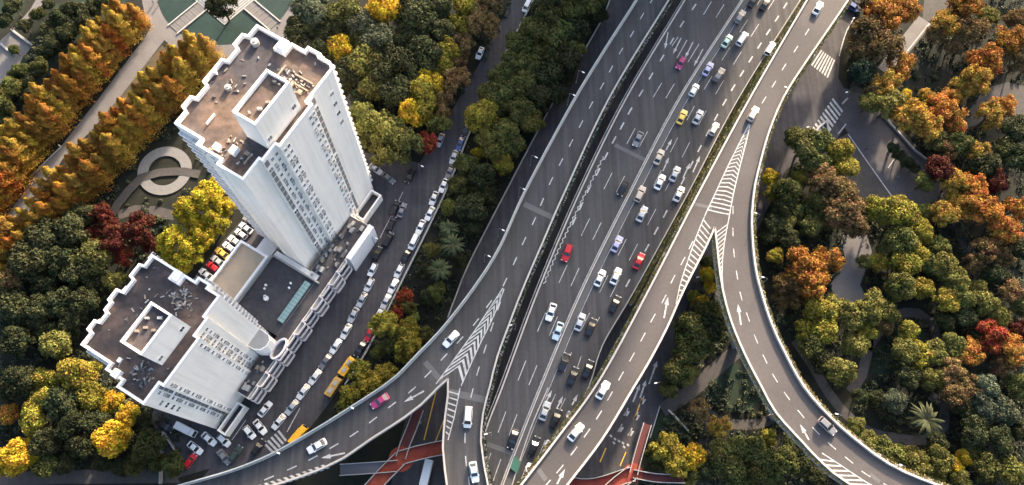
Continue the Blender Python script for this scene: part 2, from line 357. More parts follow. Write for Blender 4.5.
flat('lawn', [(876,352),(900,322),(925,330),(928,348),(905,356),(885,380),(872,372)], M['lawn'], 0.02)
# low walls, kerbs
def low_wall(px, wdt, h, label, m=M['concrete'], name='low_wall', cat='wall'):
    b = MB(); b.wall(pl(px,0,4), wdt, 0, h); return tag(b.build(name, m), label, cat)
low_wall([(534,0),(500,65),(471,130),(445,194),(401,284),(366,353),(345,385)], 0.45, 0.9, 'long pale boundary wall behind the cars parked along the side street')
low_wall([(610,0),(604,16),(578,62),(552,105),(527,152),(505,194),(470,262),(458,291),(448,318)], 0.35, 0.9, 'thin pale roadside wall between trees and the left elevated road')
low_wall([(880,114),(897,132),(914,151),(926,160)], 0.4, 0.8, 'pale low wall edging the street right of the crosswalks')
low_wall([(668,410),(678,420),(688,431)], 0.5, 0.6, 'short pale wall beside the small lawn near the right red footbridge')
low_wall([(828,133),(826,122),(818,128),(806,150)], 0.6, 0.9, 'white angled planter wall beside the right ramp and crosswalk')
low_wall([(62,147),(30,178)], 0.4, 0.5, 'short pale kerb beside the walkway between amber tree rows')
low_wall([(162,484),(165,433),(178,452)], 0.3, 2.0, 'dark fence wall beside the parked white van at lower left')
for k, (px, lab) in enumerate((([(12,30),(33,46)], 'pale low wall on the upper edge of the upper left path landing'), ([(1,44),(15,56)], 'pale low wall on the lower edge of the upper left path landing'))):
    low_wall(px, 0.7, 0.6, lab)
# street paint
mk = MB()
def zebra(c0, c1, d0, d1, nst, z, name):
    "stripes laid between edge c0-c1 and edge d0-d1"
    root = tag(empty(name), kind='structure'); A0, A1, B0, B1 = P(*c0), P(*c1), P(*d0), P(*d1)
    for k in range(nst):
        t0 = (k+0.0)/nst; t1 = (k+0.52)/nst
        mb = MB(); mb.prism([A0.lerp(A1,t0), A0.lerp(A1,t1), B0.lerp(B1,t1), B0.lerp(B1,t0)], z-0.02, z, 0, True, False); mb.build('stripe', M['paint'], root)
    return root
zebra((821,50),(836,61),(811,65),(829,79),7,0.062,'crosswalk')
zebra((833,98),(811,130),(843,111),(822,144),9,0.062,'crosswalk')
zebra((279,430),(262,446),(287,440),(272,456),5,0.06,'crosswalk')
mk = MB()
mk.band(pl([(854,18),(847,30),(842,45),(839,56)],0), 0.3, 0.066); mk.band(pp([(848,134),(866,160),(890,194),(900,208)],0), 0.3, 0.066)
mk.band(pp([(846,124),(838,134)],0), 0.35, 0.066); mk.band(pp([(896,156),(888,168)],0), 0.3, 0.066)
mk.band(pp([(848,98),(842,104)],0), 0.5, 0.066); mk.band(pp([(660,406),(650,438)],0), 0.25, 0.05)
for y0 in (0,):
    for k, (x, y) in enumerate(((642,400),(626,412),(636,416),(620,428),(630,432))):       # lane lettering on the street under the right ramp
        for j in range(4): mk.band(pp([(x-2.5+0.8*j,y+3-1.2*j),(x+1.5+0.8*j,y+3.5-1.2*j)],0), 0.35, 0.05)
        mk.band(pp([(x-1,y+4),(x+2,y-4)],0), 0.3, 0.05)
for x, y in ((611,436),(615,439),(619,441),(623,443),(628,445),(614,443),(624,447)): mk.band(pp([(x-1,y-1),(x+1,y+1)],0), 0.5, 0.05)
for a, c in (((649,384),(657,361)),((640,398),(646,380)),((633,402),(640,384))): arrow_shape(mk, P(*a), P(*c), 0.05)
mk.band(pp([(300,408),(287,432)],0), 0.25, 0.05); mk.band(pp([(232,440),(246,420)],0), 0.2, 0.056)
mk.band(pp([(403,192),(380,238)],0), 0.18, 0.056)
struct('street_marking', mk, M['paint'])
mk = MB()
for a, c in (((642,398),(634,420)),((606,448),(600,462)),((626,452),(620,466)),((436,392),(424,440)),((444,420),(434,445))): mk.band(pp([a,c],0), 0.3, 0.05)
struct('yellow_street_marking', mk, M['yellow_paint'])

# ------------------------------------------------------------------ viaducts
Z1, Z2, Z3 = 14.0, 11.0, 17.5
def viaduct(name, label, poly, z, m, thick=1.4):
    r = tag(empty(name, (0,0,0)), label, 'viaduct')
    b = MB(); b.prism(poly, z-thick, z, 0); b.build('deck', m, r); return r
def parapet(root, pts, z, h=1.0, wd=0.45, m=None, name='parapet', below=0.9):
    b = MB(); b.wall(pts, wd, z-below, z+h); return b.build(name, m or M['parapet'], root)
def edge_line(mb, pts, off, z, wd=0.22): mb.band(pts, wd, z, 0, off)
def piers(root, pts, z, every=26, start=8, half=3.0):
    L = plen(pts); s = start
    while s < L:
        p, d = at_len(pts, s); n = Vector((-d.y, d.x)); b = MB()
        b.prism([p-n*1.1-d*0.9, p+n*1.1-d*0.9, p+n*1.1+d*0.9, p-n*1.1+d*0.9], 0, z-3.2)
        b.prism([p-n*half-d*0.95, p+n*half-d*0.95, p+n*half+d*0.95, p-n*half+d*0.95], z-2.9, z-1.4)
        b.prism([p-n*1.8-d*0.92, p+n*1.8-d*0.92, p+n*1.8+d*0.92, p-n*1.8+d*0.92], z-3.2, z-2.9)
        b.build('pier', M['pier'], root); s += every
mz = 0.006
def add_streaks(m):
    "rain streaks running down a facade"
    n = m.node_tree.nodes; L = m.node_tree.links; b = n['Principled BSDF']; src = b.inputs['Base Color'].links[0].from_socket
    geo = n.new('ShaderNodeNewGeometry'); mp = n.new('ShaderNodeMapping'); mp.inputs['Scale'].default_value = (1.3,1.3,0.05)
    L.new(geo.outputs['Position'], mp.inputs['Vector']); nz = n.new('ShaderNodeTexNoise'); nz.inputs['Scale'].default_value = 0.9; nz.inputs['Detail'].default_value = 5; L.new(mp.outputs[0], nz.inputs['Vector'])
    mr = n.new('ShaderNodeMapRange'); mr.inputs[1].default_value = 0.45; mr.inputs[2].default_value = 0.75; mr.inputs[3].default_value = 1.0; mr.inputs[4].default_value = 0.86; L.new(nz.outputs[0], mr.inputs[0])
    vm = n.new('ShaderNodeVectorMath'); vm.operation = 'SCALE'; L.new(src, vm.inputs[0]); L.new(mr.outputs[0], vm.inputs[3]); L.new(vm.outputs[0], b.inputs['Base Color'])
add_streaks(M['wall'])
def add_wear(m, ang):
    n = m.node_tree.nodes; L = m.node_tree.links; b = n['Principled BSDF']; src = b.inputs['Base Color'].links[0].from_socket
    geo = n.new('ShaderNodeNewGeometry'); mp = n.new('ShaderNodeMapping'); mp.inputs['Rotation'].default_value = (0,0,ang); mp.inputs['Scale'].default_value = (1.1,0.03,1)
    L.new(geo.outputs['Position'], mp.inputs['Vector']); nz = n.new('ShaderNodeTexNoise'); nz.inputs['Scale'].default_value = 0.8; nz.inputs['Detail'].default_value = 4; L.new(mp.outputs[0], nz.inputs['Vector'])
    mr = n.new('ShaderNodeMapRange'); mr.inputs[1].default_value = 0.3; mr.inputs[2].default_value = 0.7; mr.inputs[3].default_value = 0.74; mr.inputs[4].default_value = 1.24; L.new(nz.outputs[0], mr.inputs[0])
    vm = n.new('ShaderNodeVectorMath'); vm.operation = 'SCALE'; L.new(src, vm.inputs[0]); L.new(mr.outputs[0], vm.inputs[3]); L.new(vm.outputs[0], b.inputs['Base Color'])
add_wear(M['deck'], math.radians(27)); add_wear(M['asphalt_dark'], math.radians(27))
# --- V1: left viaduct that forks
v1L = [(664,-44),(637,0),(600,58),(570,108),(525,192),(499,249),(473,290),(442,330),(419,354),(398,376),(384,387),(350,409),(318,429),(276,453),(238,469),(198,481),(150,494),(90,508),(0,528),(-120,552)]
v1R = [(693,-40),(669,0),(610,97),(564,194),(543,242),(522,291),(509,325),(497,358),(490,386),(483,414),(481,442),(484,465),(488,485),(497,525),(512,580),(530,660)]
v1a = [(448,379),(438,388),(421,405),(404,418),(370,440),(344,458),(326,467),(300,477),(268,487),(220,500),(150,518),(60,540),(-80,570)]      # left branch, inner edge
v1b = [(448,379),(448,395),(445,418),(443,448),(445,470),(447,485),(455,525),(470,580),(488,660)]
e1L, e1R, e1a, e1b = pl(v1L,Z1), pl(v1R,Z1), pl(v1a,Z1), pl(v1b,Z1)
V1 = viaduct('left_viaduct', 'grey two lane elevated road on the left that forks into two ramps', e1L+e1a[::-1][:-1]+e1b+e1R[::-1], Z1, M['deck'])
parapet(V1, e1L, Z1, 2.3, 0.3, M['barrier'], 'noise_barrier'); parapet(V1, e1R, Z1); parapet(V1, e1a, Z1, 0.9); parapet(V1, e1b, Z1, 0.9)
b = MB(); b.wall(e1L, 0.7, Z1, Z1+0.8, off=0.0); b.build('barrier_base', M['parapet'], V1)
zz = Z1+mz
dash_at(V1, [(664,-20),(652,0),(642,16),(632,34),(621,51),(611,69),(602,86),(591,105),(581,124),(571,143),(561,162),(551,181),(542,202),(534,221),(524,241),(515,261),(505,282)], Z1+mz, 2.6, 0.30)
dash_at(V1, [(489,304),(476,322),(460,340),(444,357),(428,374),(412,390),(392,405),(373,420),(354,434),(334,446),(313,458),(292,468),(269,478)], Z1+mz, 2.5, 0.30)
dash_at(V1, [(499,306),(492,327),(485,349),(478,371),(472,393),(467,415),(465,438),(466,461),(469,482)], Z1+mz, 2.5, 0.28)
def chevrons(root, gl, gr, ax, z, n, wd, rise):
    "V stripes between gore line gl and gr meeting on axis ax"
    mb = MB(); A, B, C = resample(gl, n*4+1), resample(gr, n*4+1), resample(ax, n*4+1)
    for k in range(2, n):
        i = 4*k; j = max(0, i-rise)
        mb = MB(); mb.prism([A[i], C[j], B[i], B[min(i+wd,4*n)], C[min(j+wd,4*n)], A[min(i+wd,4*n)]], z-0.012, z, 0, True, False); mb.build('chevron', M['paint'], root)
    for e in (gl, gr): mb = MB(); mb.band(e, 0.28, z+0.003); mb.build('gore_line', M['paint'], root)
gl = pl([(503,288),(493,303),(480,323),(466,343),(450,365),(436,384)], Z1); gr = pl([(504,289),(498,306),(489,326),(480,344),(470,366),(461,386)], Z1); ax = pl([(503.5,288.5),(495,305),(484,326),(472,346),(459,366),(450,377)], Z1)
chevrons(V1, gl, gr, ax, zz, 15, 2, 5)
mb = MB(); A = resample(pl([(449,388),(447,418),(445,440)],Z1),37); B = resample(pl([(460,388),(454,418),(448,440)],Z1),37)
for k in range(2,34,4): mb = MB(); mb.prism([A[k],B[k+2],B[k+3],A[k+1]], zz-0.012, zz, 0, True, False); mb.build('hatch_stripe', M['paint'], V1)
mb = MB(); mb.band(B, 0.25, zz+0.003); mb.build('gore_line', M['paint'], V1)
mb = MB(); A = resample(pl([(330,468),(300,479),(268,489),(235,500)],Z1),61); B = resample(pl([(325,464),(296,474),(265,483),(230,494)],Z1),61)
for k in range(0,58,4): mb = MB(); mb.prism([A[k],B[k+1],B[k+3],A[k+2]], zz-0.012, zz, 0, True, False); mb.build('hatch_stripe', M['paint'], V1)
for a, c in (((345,453),(321,458)),((424,391),(404,402))):
    mb = MB(); arrow_shape(mb, P(*a,Z1), P(*c,Z1), zz, 0.2, 0.6, 2.4); mb.build('road_arrow', M['paint'], V1)
for c, d, wd in (((524,204),(556,219),1.6), ((425,362),(442,382),1.5), ((449,392),(486,400),1.8)):
    mb = MB(); mb.band(pp([c,d],Z1), wd, Z1+0.003); mb.build('expansion_joint', M['joint'], V1)
piers(V1, lerp_line(e1L[:len(e1L)//2], e1R[:len(e1R)*6//10], 0.5), Z1)
piers(V1, lerp_line(e1L[len(e1L)*6//10:], e1a, 0.55), Z1, 24, 12, 2.5); piers(V1, lerp_line(e1b, e1R[len(e1R)*7//10:], 0.5), Z1, 20, 8, 2.5)

# --- V2: main elevated highway
v2L = [(709,-40),(685,0),(627,97),(579,194),(538,291),(502,388),(488,424),(470,478),(455,530),(438,590),(420,660)]
v2D = [(768,-40),(743,0),(681,97),(630,194),(582,291),(541,388),(503,485),(488,530),(470,590),(452,660)]
v2R = [(826,-40),(799,2),(738,99),(688,193),(634,291),(602,346),(589,386),(566,428),(540,485),(520,530),(500,590),(482,660)]
e2L, e2D, e2R = pl(v2L,Z2), pl(v2D,Z2), pl(v2R,Z2)
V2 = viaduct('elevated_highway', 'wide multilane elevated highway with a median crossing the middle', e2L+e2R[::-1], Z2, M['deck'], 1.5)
parapet(V2, e2L, Z2, 0.9, 0.4); parapet(V2, e2R, Z2, 0.8, 0.3, M['pier'])
b = MB(); b.wall(e2D, 0.35, Z2, Z2+0.85); b.build('median_barrier', M['parapet'], V2)
b = MB(); b.band(e2D, 1.5, Z2+0.004, 0, 1.1); b.build('median_strip', M['joint'], V2)
b = MB(); b.wall(pl([(548,388),(530,430),(512,485),(498,530)],Z2), 0.3, Z2, Z2+0.7); b.build('median_barrier', M['parapet'], V2)
mk = MB(); zz = Z2+0.012
for e_, o_, w_ in ((e2L,-0.75,.22),(e2D,-0.5,.3),(e2D,2.1,.15)):
    mb = MB(); edge_line(mb, e_, o_, zz, w_); mb.build('edge_line', M['paint'], V2)
dash_at(V2, [(707.5,8),(657.5,90),(631,136),(608,181),(585.5,227),(563,274),(541.5,322),(522,370.5),(502,422),(487,464)], zz, 5.8, 0.2)
dash_at(V2, [(720,11),(670,91),(643.5,139),(620.5,184),(597,231),(575,277),(553.5,326),(533,375),(513,425),(497,470)], zz, 5.8, 0.2)
dash_at(V2, [(705,-10),(694,7),(682,24),(672,41),(662,58),(651,76),(641,93),(630,111),(622,126),(614,140),(606,156),(598,172),(589,189),(581,206),(574,221)], zz, 2.7, 0.42)
lc, ld, le = lerp_line(e2D, e2R, .29, .40), lerp_line(e2D, e2R, .53, .66), lerp_line(e2D, e2R, .80, .80)
dashes(V2, lc, 5.6, 6.6, 0.17, zz, 3); dashes(V2, ld, 5.6, 6.6, 0.17, zz, 5); dashes(V2, le[:36], 2.6, 3.4, 0.4, zz, 2)
for a, c in (((687,40),(677,58)),((699,44),(688,62)),((672,46),(678,37))):
    mb = MB(); mb.band(pp([a,c],zz), 0.22, zz); mb.build('lane_dash', M['paint'], V2)
zg = []                                                        # zigzag slow-down line
for k, (x, y) in enumerate(((620,128),(606,152),(594,176),(584,196),(573,219),(563,240),(553,262),(544,284))): zg.append((x, y))
zp = resample(pl(zg, Z2), 61); zl = []
for k, p in enumerate(zp):
    d = (zp[min(k+1,60)]-zp[max(k-1,0)]).normalized(); zl.append(p+Vector((-d.y,d.x))*(0.25 if k % 2 else -0.25))
mk.band(zl[12:], 0.22, zz); mk.build('zigzag_line', M['paint'], V2)
for a, c in (((668,32),(665,49)),((681,38),(673,54)),((693,42),(685,58)),((703,49),(694,66)),((663,171),(669,157)),((683,178),(690,163)),((666,150),(672,139)),((693,172),(700,156)),((545,404),(552,390)),((556,410),(563,396)),((572,405),(578,394))):
    mb = MB(); arrow_shape(mb, P(*a,Z2), P(*c,Z2), zz, 0.17, 0.5, 2.0); mb.build('road_arrow', M['paint'], V2)
for c, d, wd in (((615,145),(645,160),1.2),((487,444),(512,453),1.2)):
    mb = MB(); mb.band(pp([c,d],Z2), wd, Z2+0.003); mb.build('expansion_joint', M['joint'], V2)
piers(V2, lerp_line(e2L, e2R, 0.25), Z2, 28, 6, 4.5); piers(V2, lerp_line(e2L, e2R, 0.75), Z2, 28, 6, 4.5)
mb = MB(); q = pp([(514,456),(521,462),(517,474),(510,468)],Z2); mb.prism(q, Z2+0.72, Z2+0.9); mb.build('median_cover', M['sign'], V2)

# --- V3: right viaduct, forks into a straight and a curved ramp
v3L = [(832,-40),(807,0),(751,96),(698,194),(648,291),(600,379),(558,437),(521,485),(485,530),(440,585),(380,655)]
v3R = [(872,-40),(848,0),(803,66),(783,98),(768,133),(757,173),(753,194),(751,224),(754,264),(760,291),(771,325),(784,353),(803,387),(830,418),(860,444),(888,464),(920,479),(965,494),(1040,512),(1120,524),(1220,532)]
v3a = [(714,228),(705,248),(683,291),(666,329),(648,363),(633,388),(602,439),(567,485),(532,530),(488,585),(428,655)]
v3b = [(714,228),(716,245),(718,264),(722,291),(730,321),(744,355),(761,388),(775,413),(801,442),(821,463),(848,484),(900,508),(980,530),(1080,552),(1200,566)]
e3L, e3R, e3a, e3b = pl(v3L,Z3), pl(v3R,Z3), pl(v3a,Z3), pl(v3b,Z3)
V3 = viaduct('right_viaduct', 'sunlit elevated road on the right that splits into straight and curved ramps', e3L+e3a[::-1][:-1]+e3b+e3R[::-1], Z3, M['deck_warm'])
for e, h in ((e3L,1.0),(e3R,1.0),(e3a,1.0),(e3b,1.0)): parapet(V3, e, Z3, h, 0.5)
zz = Z3+mz
dash_at(V3, [(830,-6),(818,14),(807,32),(796,49),(784,67),(774,84),(764,100)], zz, 2.7, 0.26)
dash_at(V3, [(691,245),(683,261),(673,279),(664,299),(653,318),(643,337),(632,357),(621,376),(610,396),(599,415),(587,433),(574,451),(560,469),(547,484)], zz, 2.7, 0.26)
dash_at(V3, [(733,210),(733,232),(734,253),(737,275),(741,296),(748,317),(756,339),(765,359),(775,378),(787,396),(801,414),(816,431),(832,446),(849,460),(866,474),(888,486)], zz, 2.5, 0.24)
gl = pl([(749,124),(740,142),(727,168),(715,194),(706,213)], Z3); gr = pl([(750,125),(746,143),(739,170),(733,196),(729,218)], Z3); ax = pl([(749.5,124.5),(743,145),(733,172),(724,198),(716,224)], Z3)
chevrons(V3, gl, gr, ax, zz, 24, 1, 7)
for A, B in (([(714,229),(702,254),(683,291),(676,306)], [(706,213),(695,240),(680,285),(676,304)]), ([(715,231),(718,264),(722,291),(725,305)], [(729,218),(724,245),(722,275),(725,303)])):
    mb = MB(); A = resample(pl(A,Z3),73); B = resample(pl(B,Z3),73)
    for k in range(2,64,4): mb = MB(); mb.prism([A[k],B[k+3],B[k+4],A[k+1]], zz-0.012, zz, 0, True, False); mb.build('hatch_stripe', M['paint'], V3)
    mb = MB(); mb.band(B, 0.25, zz+0.003); mb.build('gore_line', M['paint'], V3)
mb = MB(); A = resample(pl([(812,453),(828,468),(850,483),(880,497)],Z3),61); B = resample(pl([(822,453),(842,466),(866,482),(895,498)],Z3),61)
for k in range(6,54,6): mb = MB(); mb.prism([A[k],B[k+4],B[k+6],A[k+2]], zz-0.012, zz, 0, True, False); mb.build('hatch_stripe', M['paint'], V3)
mb = MB(); mb.band(B, 0.25, zz+0.003); mb.build('gore_line', M['paint'], V3)
for a, c in (((664,318),(668,297)),((741,325),(738,304)),((557,484),(565,469)),((809,440),(800,424))):
    mb = MB(); arrow_shape(mb, P(*a,Z3), P(*c,Z3), zz, 0.2, 0.6, 2.2); mb.build('road_arrow', M['paint'], V3)
for c, d, wd in (((695,204),(712,208),1.0),((538,469),(546,480),1.2),((870,474),(880,482),1.0)):
    mb = MB(); mb.band(pp([c,d],Z3), wd, Z3+0.003); mb.build('expansion_joint', M['joint'], V3)
n3 = len(e3L)
piers(V3, lerp_line(e3L, [*e3R[:n3//3], *e3a], 0.5), Z3, 26, 10, 2.8); piers(V3, lerp_line(e3b, e3R[len(e3R)*4//10:], 0.5), Z3, 22, 10, 2.6)

def leaf_strip(name, pts, wd, z0, z1, m, n, size, off=0.0):
    "uncountable hedge leaves along a line"
    mb = MB(); L = plen(pts)
    for k in range(n):
        p, d = at_len(pts, random.random()*L); nn = Vector((-d.y, d.x)); q = p+nn*(off+random.uniform(-wd/2, wd/2))
        c = Vector((q.x, q.y, random.uniform(z0, z1))); a = Vector((random.gauss(0,1),random.gauss(0,1),random.gauss(0,0.6))).normalized(); e = a.orthogonal().normalized()
        s = size*random.uniform(0.6,1.3); mb.add([c-a*s, c-e*s*0.7, c+a*s, c+e*s*0.7], [(0,1,2,3)])
    return mb.build(name, m)
def planter(pts, z, off, lab, n, m, root):
    b = MB(); b.wall(pts, 0.7, z-0.2, z+0.7, off=off); b.build('planter_box', M['pier'], root)
    h = leaf_strip('planter_hedge', pts, 1.0, z+0.6, z+1.35, m, n, 0.28, off); h.parent = root; h['kind'] = 'stuff'
planter(e3L, Z3-0.6, -0.75, '', 5200, M['hedge'], V3)
planter(e3R, Z3-0.6, 0.75, '', 5000, M['hedge'], V3)
planter(e3b, Z3-0.6, -0.65, '', 2600, M['hedge'], V3)
planter(e2R[:len(e2R)*6//10], Z2-0.3, 1.0, '', 5200, M['hedge'], V2)
planter(e2R[:len(e2R)*4//10], Z2-0.3, 2.0, '', 3600, M['hedge'], V2)
planter(e1R, Z1-0.8, 0.75, '', 4200, M['cover'], V1)

# ------------------------------------------------------------------ red footbridge
fb = tag(empty('footbridge', (0,0,0)), 'red pedestrian footbridge with white railings passing below the ramps', 'footbridge')
ZF = 6.0
def fb_arm(pts, wd, m=M['red'], z=ZF, name='deck', rails=(1, 1), zoff=0.0):
    p = pl(pts, z, 2.0); b = MB(); b.wall(p, wd, z-0.6-zoff, z-zoff); b.build(name, m, fb)
    for sgn, on in zip((-1, 1), rails):
        if on:
            r = MB(); r.wall(p, 0.16, z-0.6, z+1.05, off=sgn*(wd/2+0.1)); r.build('railing', M['concrete'], fb)
fb_arm([(401,458),(418,453),(447,447),(480,443),(520,462),(580,486),(633,474)], 3.4)
fb_arm([(401,458),(405,445),(412,428),(419,409)], 2.4, M['red_dark'], zoff=0.01, name='stair')
fb_arm([(401,458),(385,474),(366,495)], 3.6, zoff=0.02)
fb_arm([(398,466),(372,468),(340,470)], 2.6, M['frame'], zoff=0.03, name='stair')
fb_arm([(633,474),(636,462),(641,444),(647,424)], 1.9, M['red_dark'], zoff=0.01, name='stair')
fb_arm([(633,474),(656,478),(684,479)], 1.9, M['red_dark'], zoff=0.02, name='stair')
fb_arm([(633,472),(618,483),(600,500)], 3.4, zoff=0.03)
for c, r in (((401,459),3.3),((633,473),2.6)):
    b = MB(); q = P(*c,ZF); b.cyl((q.x,q.y), r, ZF-0.55, ZF+0.012, 18); b.build('landing', M['red'], fb)
for c in ((401,459),(633,473),(418,420),(345,470),(645,434),(676,479)):
    b = MB(); q = P(*c,ZF); b.cyl((q.x,q.y), 0.5, 0, ZF-0.6, 12); b.build('pier', M['pier'], fb)

# ------------------------------------------------------------------ towers
AZ = math.radians(58.6)
UX = Vector((math.cos(AZ), math.sin(AZ))); VX = Vector((math.sin(AZ), -math.cos(AZ)))
O_A = Vector((-66.2, 80.7))
def W(u, v): return O_A+UX*u+VX*v
win_me = None
def window_mesh(w_, h_, name='window'):
    "window with frame, local x along facade, y outwards, z up"
    b = MB(); b.box(-w_/2,w_/2,-0.02,0.05,0,h_,0); f = 0.09
    b.box(-w_/2-f,w_/2+f,-0.02,0.12,-f,0,1); b.box(-w_/2-f,w_/2+f,-0.02,0.10,h_,h_+f,1)
    b.box(-w_/2-f,-w_/2,-0.02,0.09,0,h_,1); b.box(w_/2,w_/2+f,-0.02,0.09,0,h_,1); b.box(-0.03,0.03,0.05,0.07,0,h_,1)
    return mesh_from(name, b.v, b.f, [M['glass'], M['white']], b.i)
W_S, W_M, W_L = window_mesh(0.72, 1.2), window_mesh(1.2, 1.4), window_mesh(1.7, 1.5)
b = MB(); b.box(-0.42,0.42,0,0.38,0,0.6); b.cyl((0,0.4),0.2,0.3,0.34,8); AC_ME = mesh_from('air_conditioner', b.v, b.f, M['ac'], b.i)
b = MB(); b.box(-1.5,1.5,-0.02,0.9,-0.12,0.0); b.box(-1.5,1.5,0.82,0.9,0.0,0.85); b.box(-1.5,-1.42,0,0.82,0.0,0.85); b.box(1.42,1.5,0,0.82,0.0,0.85); BAL_ME = mesh_from('balcony', b.v, b.f, M['white'], b.i)
b = MB(); b.box(-0.55,0.55,-0.02,0.06,0,2.3)
for k in range(7): b.box(-0.52,0.52,0.06,0.12,0.1+k*0.32,0.22+k*0.32)
LOUV_ME = mesh_from('louvre_panel', b.v, b.f, M['louvre'], b.i)

def tower(name, label, plan, H, pent, cols, singles, left_cols, bal_v, umin, vfront, floors, roofm, mirror):
    "plan: list of (u,v); cols: (u, v, kind) columns on the street facade"
    T = tag(empty(name, (0,0,0)), label, 'apartment tower')
    pts = [W(u, v) for u, v in plan]
    b = MB(); b.prism(pts, 0, H-1.2); b.build('wall', M['wall'], T)
    b = MB(); b.prism([c for c in pts], H-1.2, H-1.19, 0, True, False); b.build('roof', roofm, T)
    b = MB()
    n = len(pts); area = sum(pts[i].x*pts[(i+1)%n].y-pts[(i+1)%n].x*pts[i].y for i in range(n))
    b.wall(pts, 0.55, H-1.2, H, closed=True, off=(0.2 if area > 0 else -0.2)); b.build('roof_parapet', M['white'], T)
    # penthouse with open top yard
    (u0,u1,v0,v1,hp) = pent
    q = [W(u0,v0),W(u1,v0),W(u1,v1),W(u0,v1)]
    b = MB(); b.prism(q, H-1.19, H+hp); ph = b.build('penthouse', M['wall'], T)
    b = MB(); vm = v1
    b.wall([W(u0+.25,v0+.25),W(u1-.25,v0+.25),W(u1-.25,vm-.25),W(u0+.25,vm-.25)], 0.5, H+hp, H+hp+1.1, closed=True); b.build('parapet', M['white'], ph)
    b = MB(); b.prism([W(u0+.5,v0+.5),W(u1-.5,v0+.5),W(u1-.5,vm-.5),W(u0+.5,vm-.5)], H+hp, H+hp+0.02, 0, True, False); b.build('yard', M['roof'], ph)
    for k in range(5):
        c = W(random.uniform(u0+1.2,u1-1.2), random.uniform(v0+1.0,vm-1.0)); b = MB(); s = random.uniform(.2,.5)
        b.box(c.x-s,c.x+s,c.y-s*.6,c.y+s*.6,H+hp+.02,H+hp+random.uniform(.5,1.0)); b.build('roof_box', M['ac'] if k % 2 else M['clutter'], ph)
    for du, dv in ((0.12,0.12),(0.86,0.15)):
        b = MB(); o = W(u0+(u1-u0)*du, v1); wo = link('window', W_M, ph, (o.x, o.y, H+hp*dv)); wo.rotation_euler = (0,0,math.atan2(VX.y,VX.x)-math.pi/2)
    fa = math.atan2(VX.y, VX.x)-math.pi/2                       # street facade faces +v
    fl = math.atan2(-UX.y, -UX.x)-math.pi/2                     # side facade faces -u
    fr = math.atan2(UX.y, UX.x)-math.pi/2
    fb_ = math.atan2(-VX.y, -VX.x)-math.pi/2
    dz = (H-4.2)/floors
    for k in range(floors):
        z = 3.2+k*dz
        for u, v, kind in cols:
            o = W(u, v)
            me = {'s': W_S, 'm': W_M, 'l': LOUV_ME}[kind]
            if kind == 'l' and k % 9 == 4: me = W_M
            a = link(me.name.split('.')[0], me, T, (o.x, o.y, z)); a.rotation_euler = (0,0,fa)
            if kind == 's' and (k*7+int(u*3)) % 3 == 0:
                o2 = W(u+(0.05), v); a = link('air_conditioner', AC_ME, T, (o2.x, o2.y, z-0.75)); a.rotation_euler = (0,0,fa)
        for v, kind in left_cols:
            o = W(umin(v), v); a = link(('balcony' if kind == 'b' else 'window'), BAL_ME if kind == 'b' else W_M, T, (o.x, o.y, z)); a.rotation_euler = (0,0,fl)
        for u_, v_ in bal_v:
            o = W(u_, v_); a = link('balcony', BAL_ME, T, (o.x, o.y, z)); a.rotation_euler = (0,0,fr)
            a = link('window', W_L, T, (o.x, o.y, z+0.2)); a.rotation_euler = (0,0,fr)
        if k % 1 == 0:
            for uu in (4+1.5, 14.5, 24):
                o = W(uu+plan[0][0], plan[0][1]-(1.38 if True else 0)); a = link('window', W_L, T, (o.x, o.y, z)); a.rotation_euler = (0,0,fb_)
    for u, zf in singles:
        o = W(u, vfront); a = link('window', W_M, T, (o.x, o.y, zf)); a.rotation_euler = (0,0,fa)
    return T

def shift(plan, du, dv): return [(u+du, v+dv) for u, v in plan]
planA = [(0,0),(3.5,0),(4.0,-1.3),(7,-1.3),(7.4,0),(10.8,0),(11.2,-1.3),(14.4,-1.3),(14.6,-0.9),(14.9,-1.3),(17.9,-1.3),(18.3,0),(21.7,0),(22.1,-1.4),(25.4,-1.4),(25.8,0),(29,0),(29,7.2),(26.4,7.2),(26.4,9.3),(29.2,9.3),(29.2,12.9),(30.4,12.9),(30.4,16.5),(29.8,16.5),(29.8,19.4),(28.6,20.8),(19.2,20.8),(19.2,22.2),(7.2,22.2),(7.2,21.1),(2.6,21.1),(2.6,20.3),(-3.0,20.3),(-3.0,13.4),(-1.6,13.4),(-1.6,7),(0,7)]
tA = tower('apartment_tower', 'taller white apartment tower with stained grey and tan roof', planA, 70.0, (5.8,17.4,14.4,20.2,8.9),
     [(3.2,21.1,'l'),(4.8,21.1,'s'),(6.3,21.1,'s'),(8.0,22.2,'s'),(9.2,22.2,'s'),(17.2,22.2,'s'),(18.4,22.2,'s'),(20.6,20.8,'l')],
     [(26.0,62.0),(26.0,57.5),(26.0,53),(26.0,48.5)], [(1.9,'b'),(5.2,'b'),(10.2,'w')], [(29.8,17.9),(30.4,14.6)], lambda v: -3.0 if v > 13.4 else -1.6 if v > 7 else 0.0, 20.8, 24, M['roof'], False)
planB0 = [(0,0),(3.0,0),(3.3,-1.2),(5.8,-1.2),(6.1,0),(8.2,0),(8.6,-0.9),(10.6,-0.9),(10.8,-1.7),(13.8,-1.7),(14.1,0),(17.2,0),(17.6,-1.2),(21,-1.2),(21.3,0),(24.2,0),(24.2,7),(22,7),(22,9),(24.2,9),(24.2,12.1),(25.4,12.1),(25.4,15.5),(24.4,15.5),(24.4,18.9),(18.9,18.9),(18.9,19.8),(14.4,19.8),(14.4,21),(2,21),(2,19.8),(-3.2,19.8),(-3.2,12.5),(-1.5,12.5),(-1.5,8.0),(0,8.0)]
planB = shift(planB0, -48.6, 4.0)
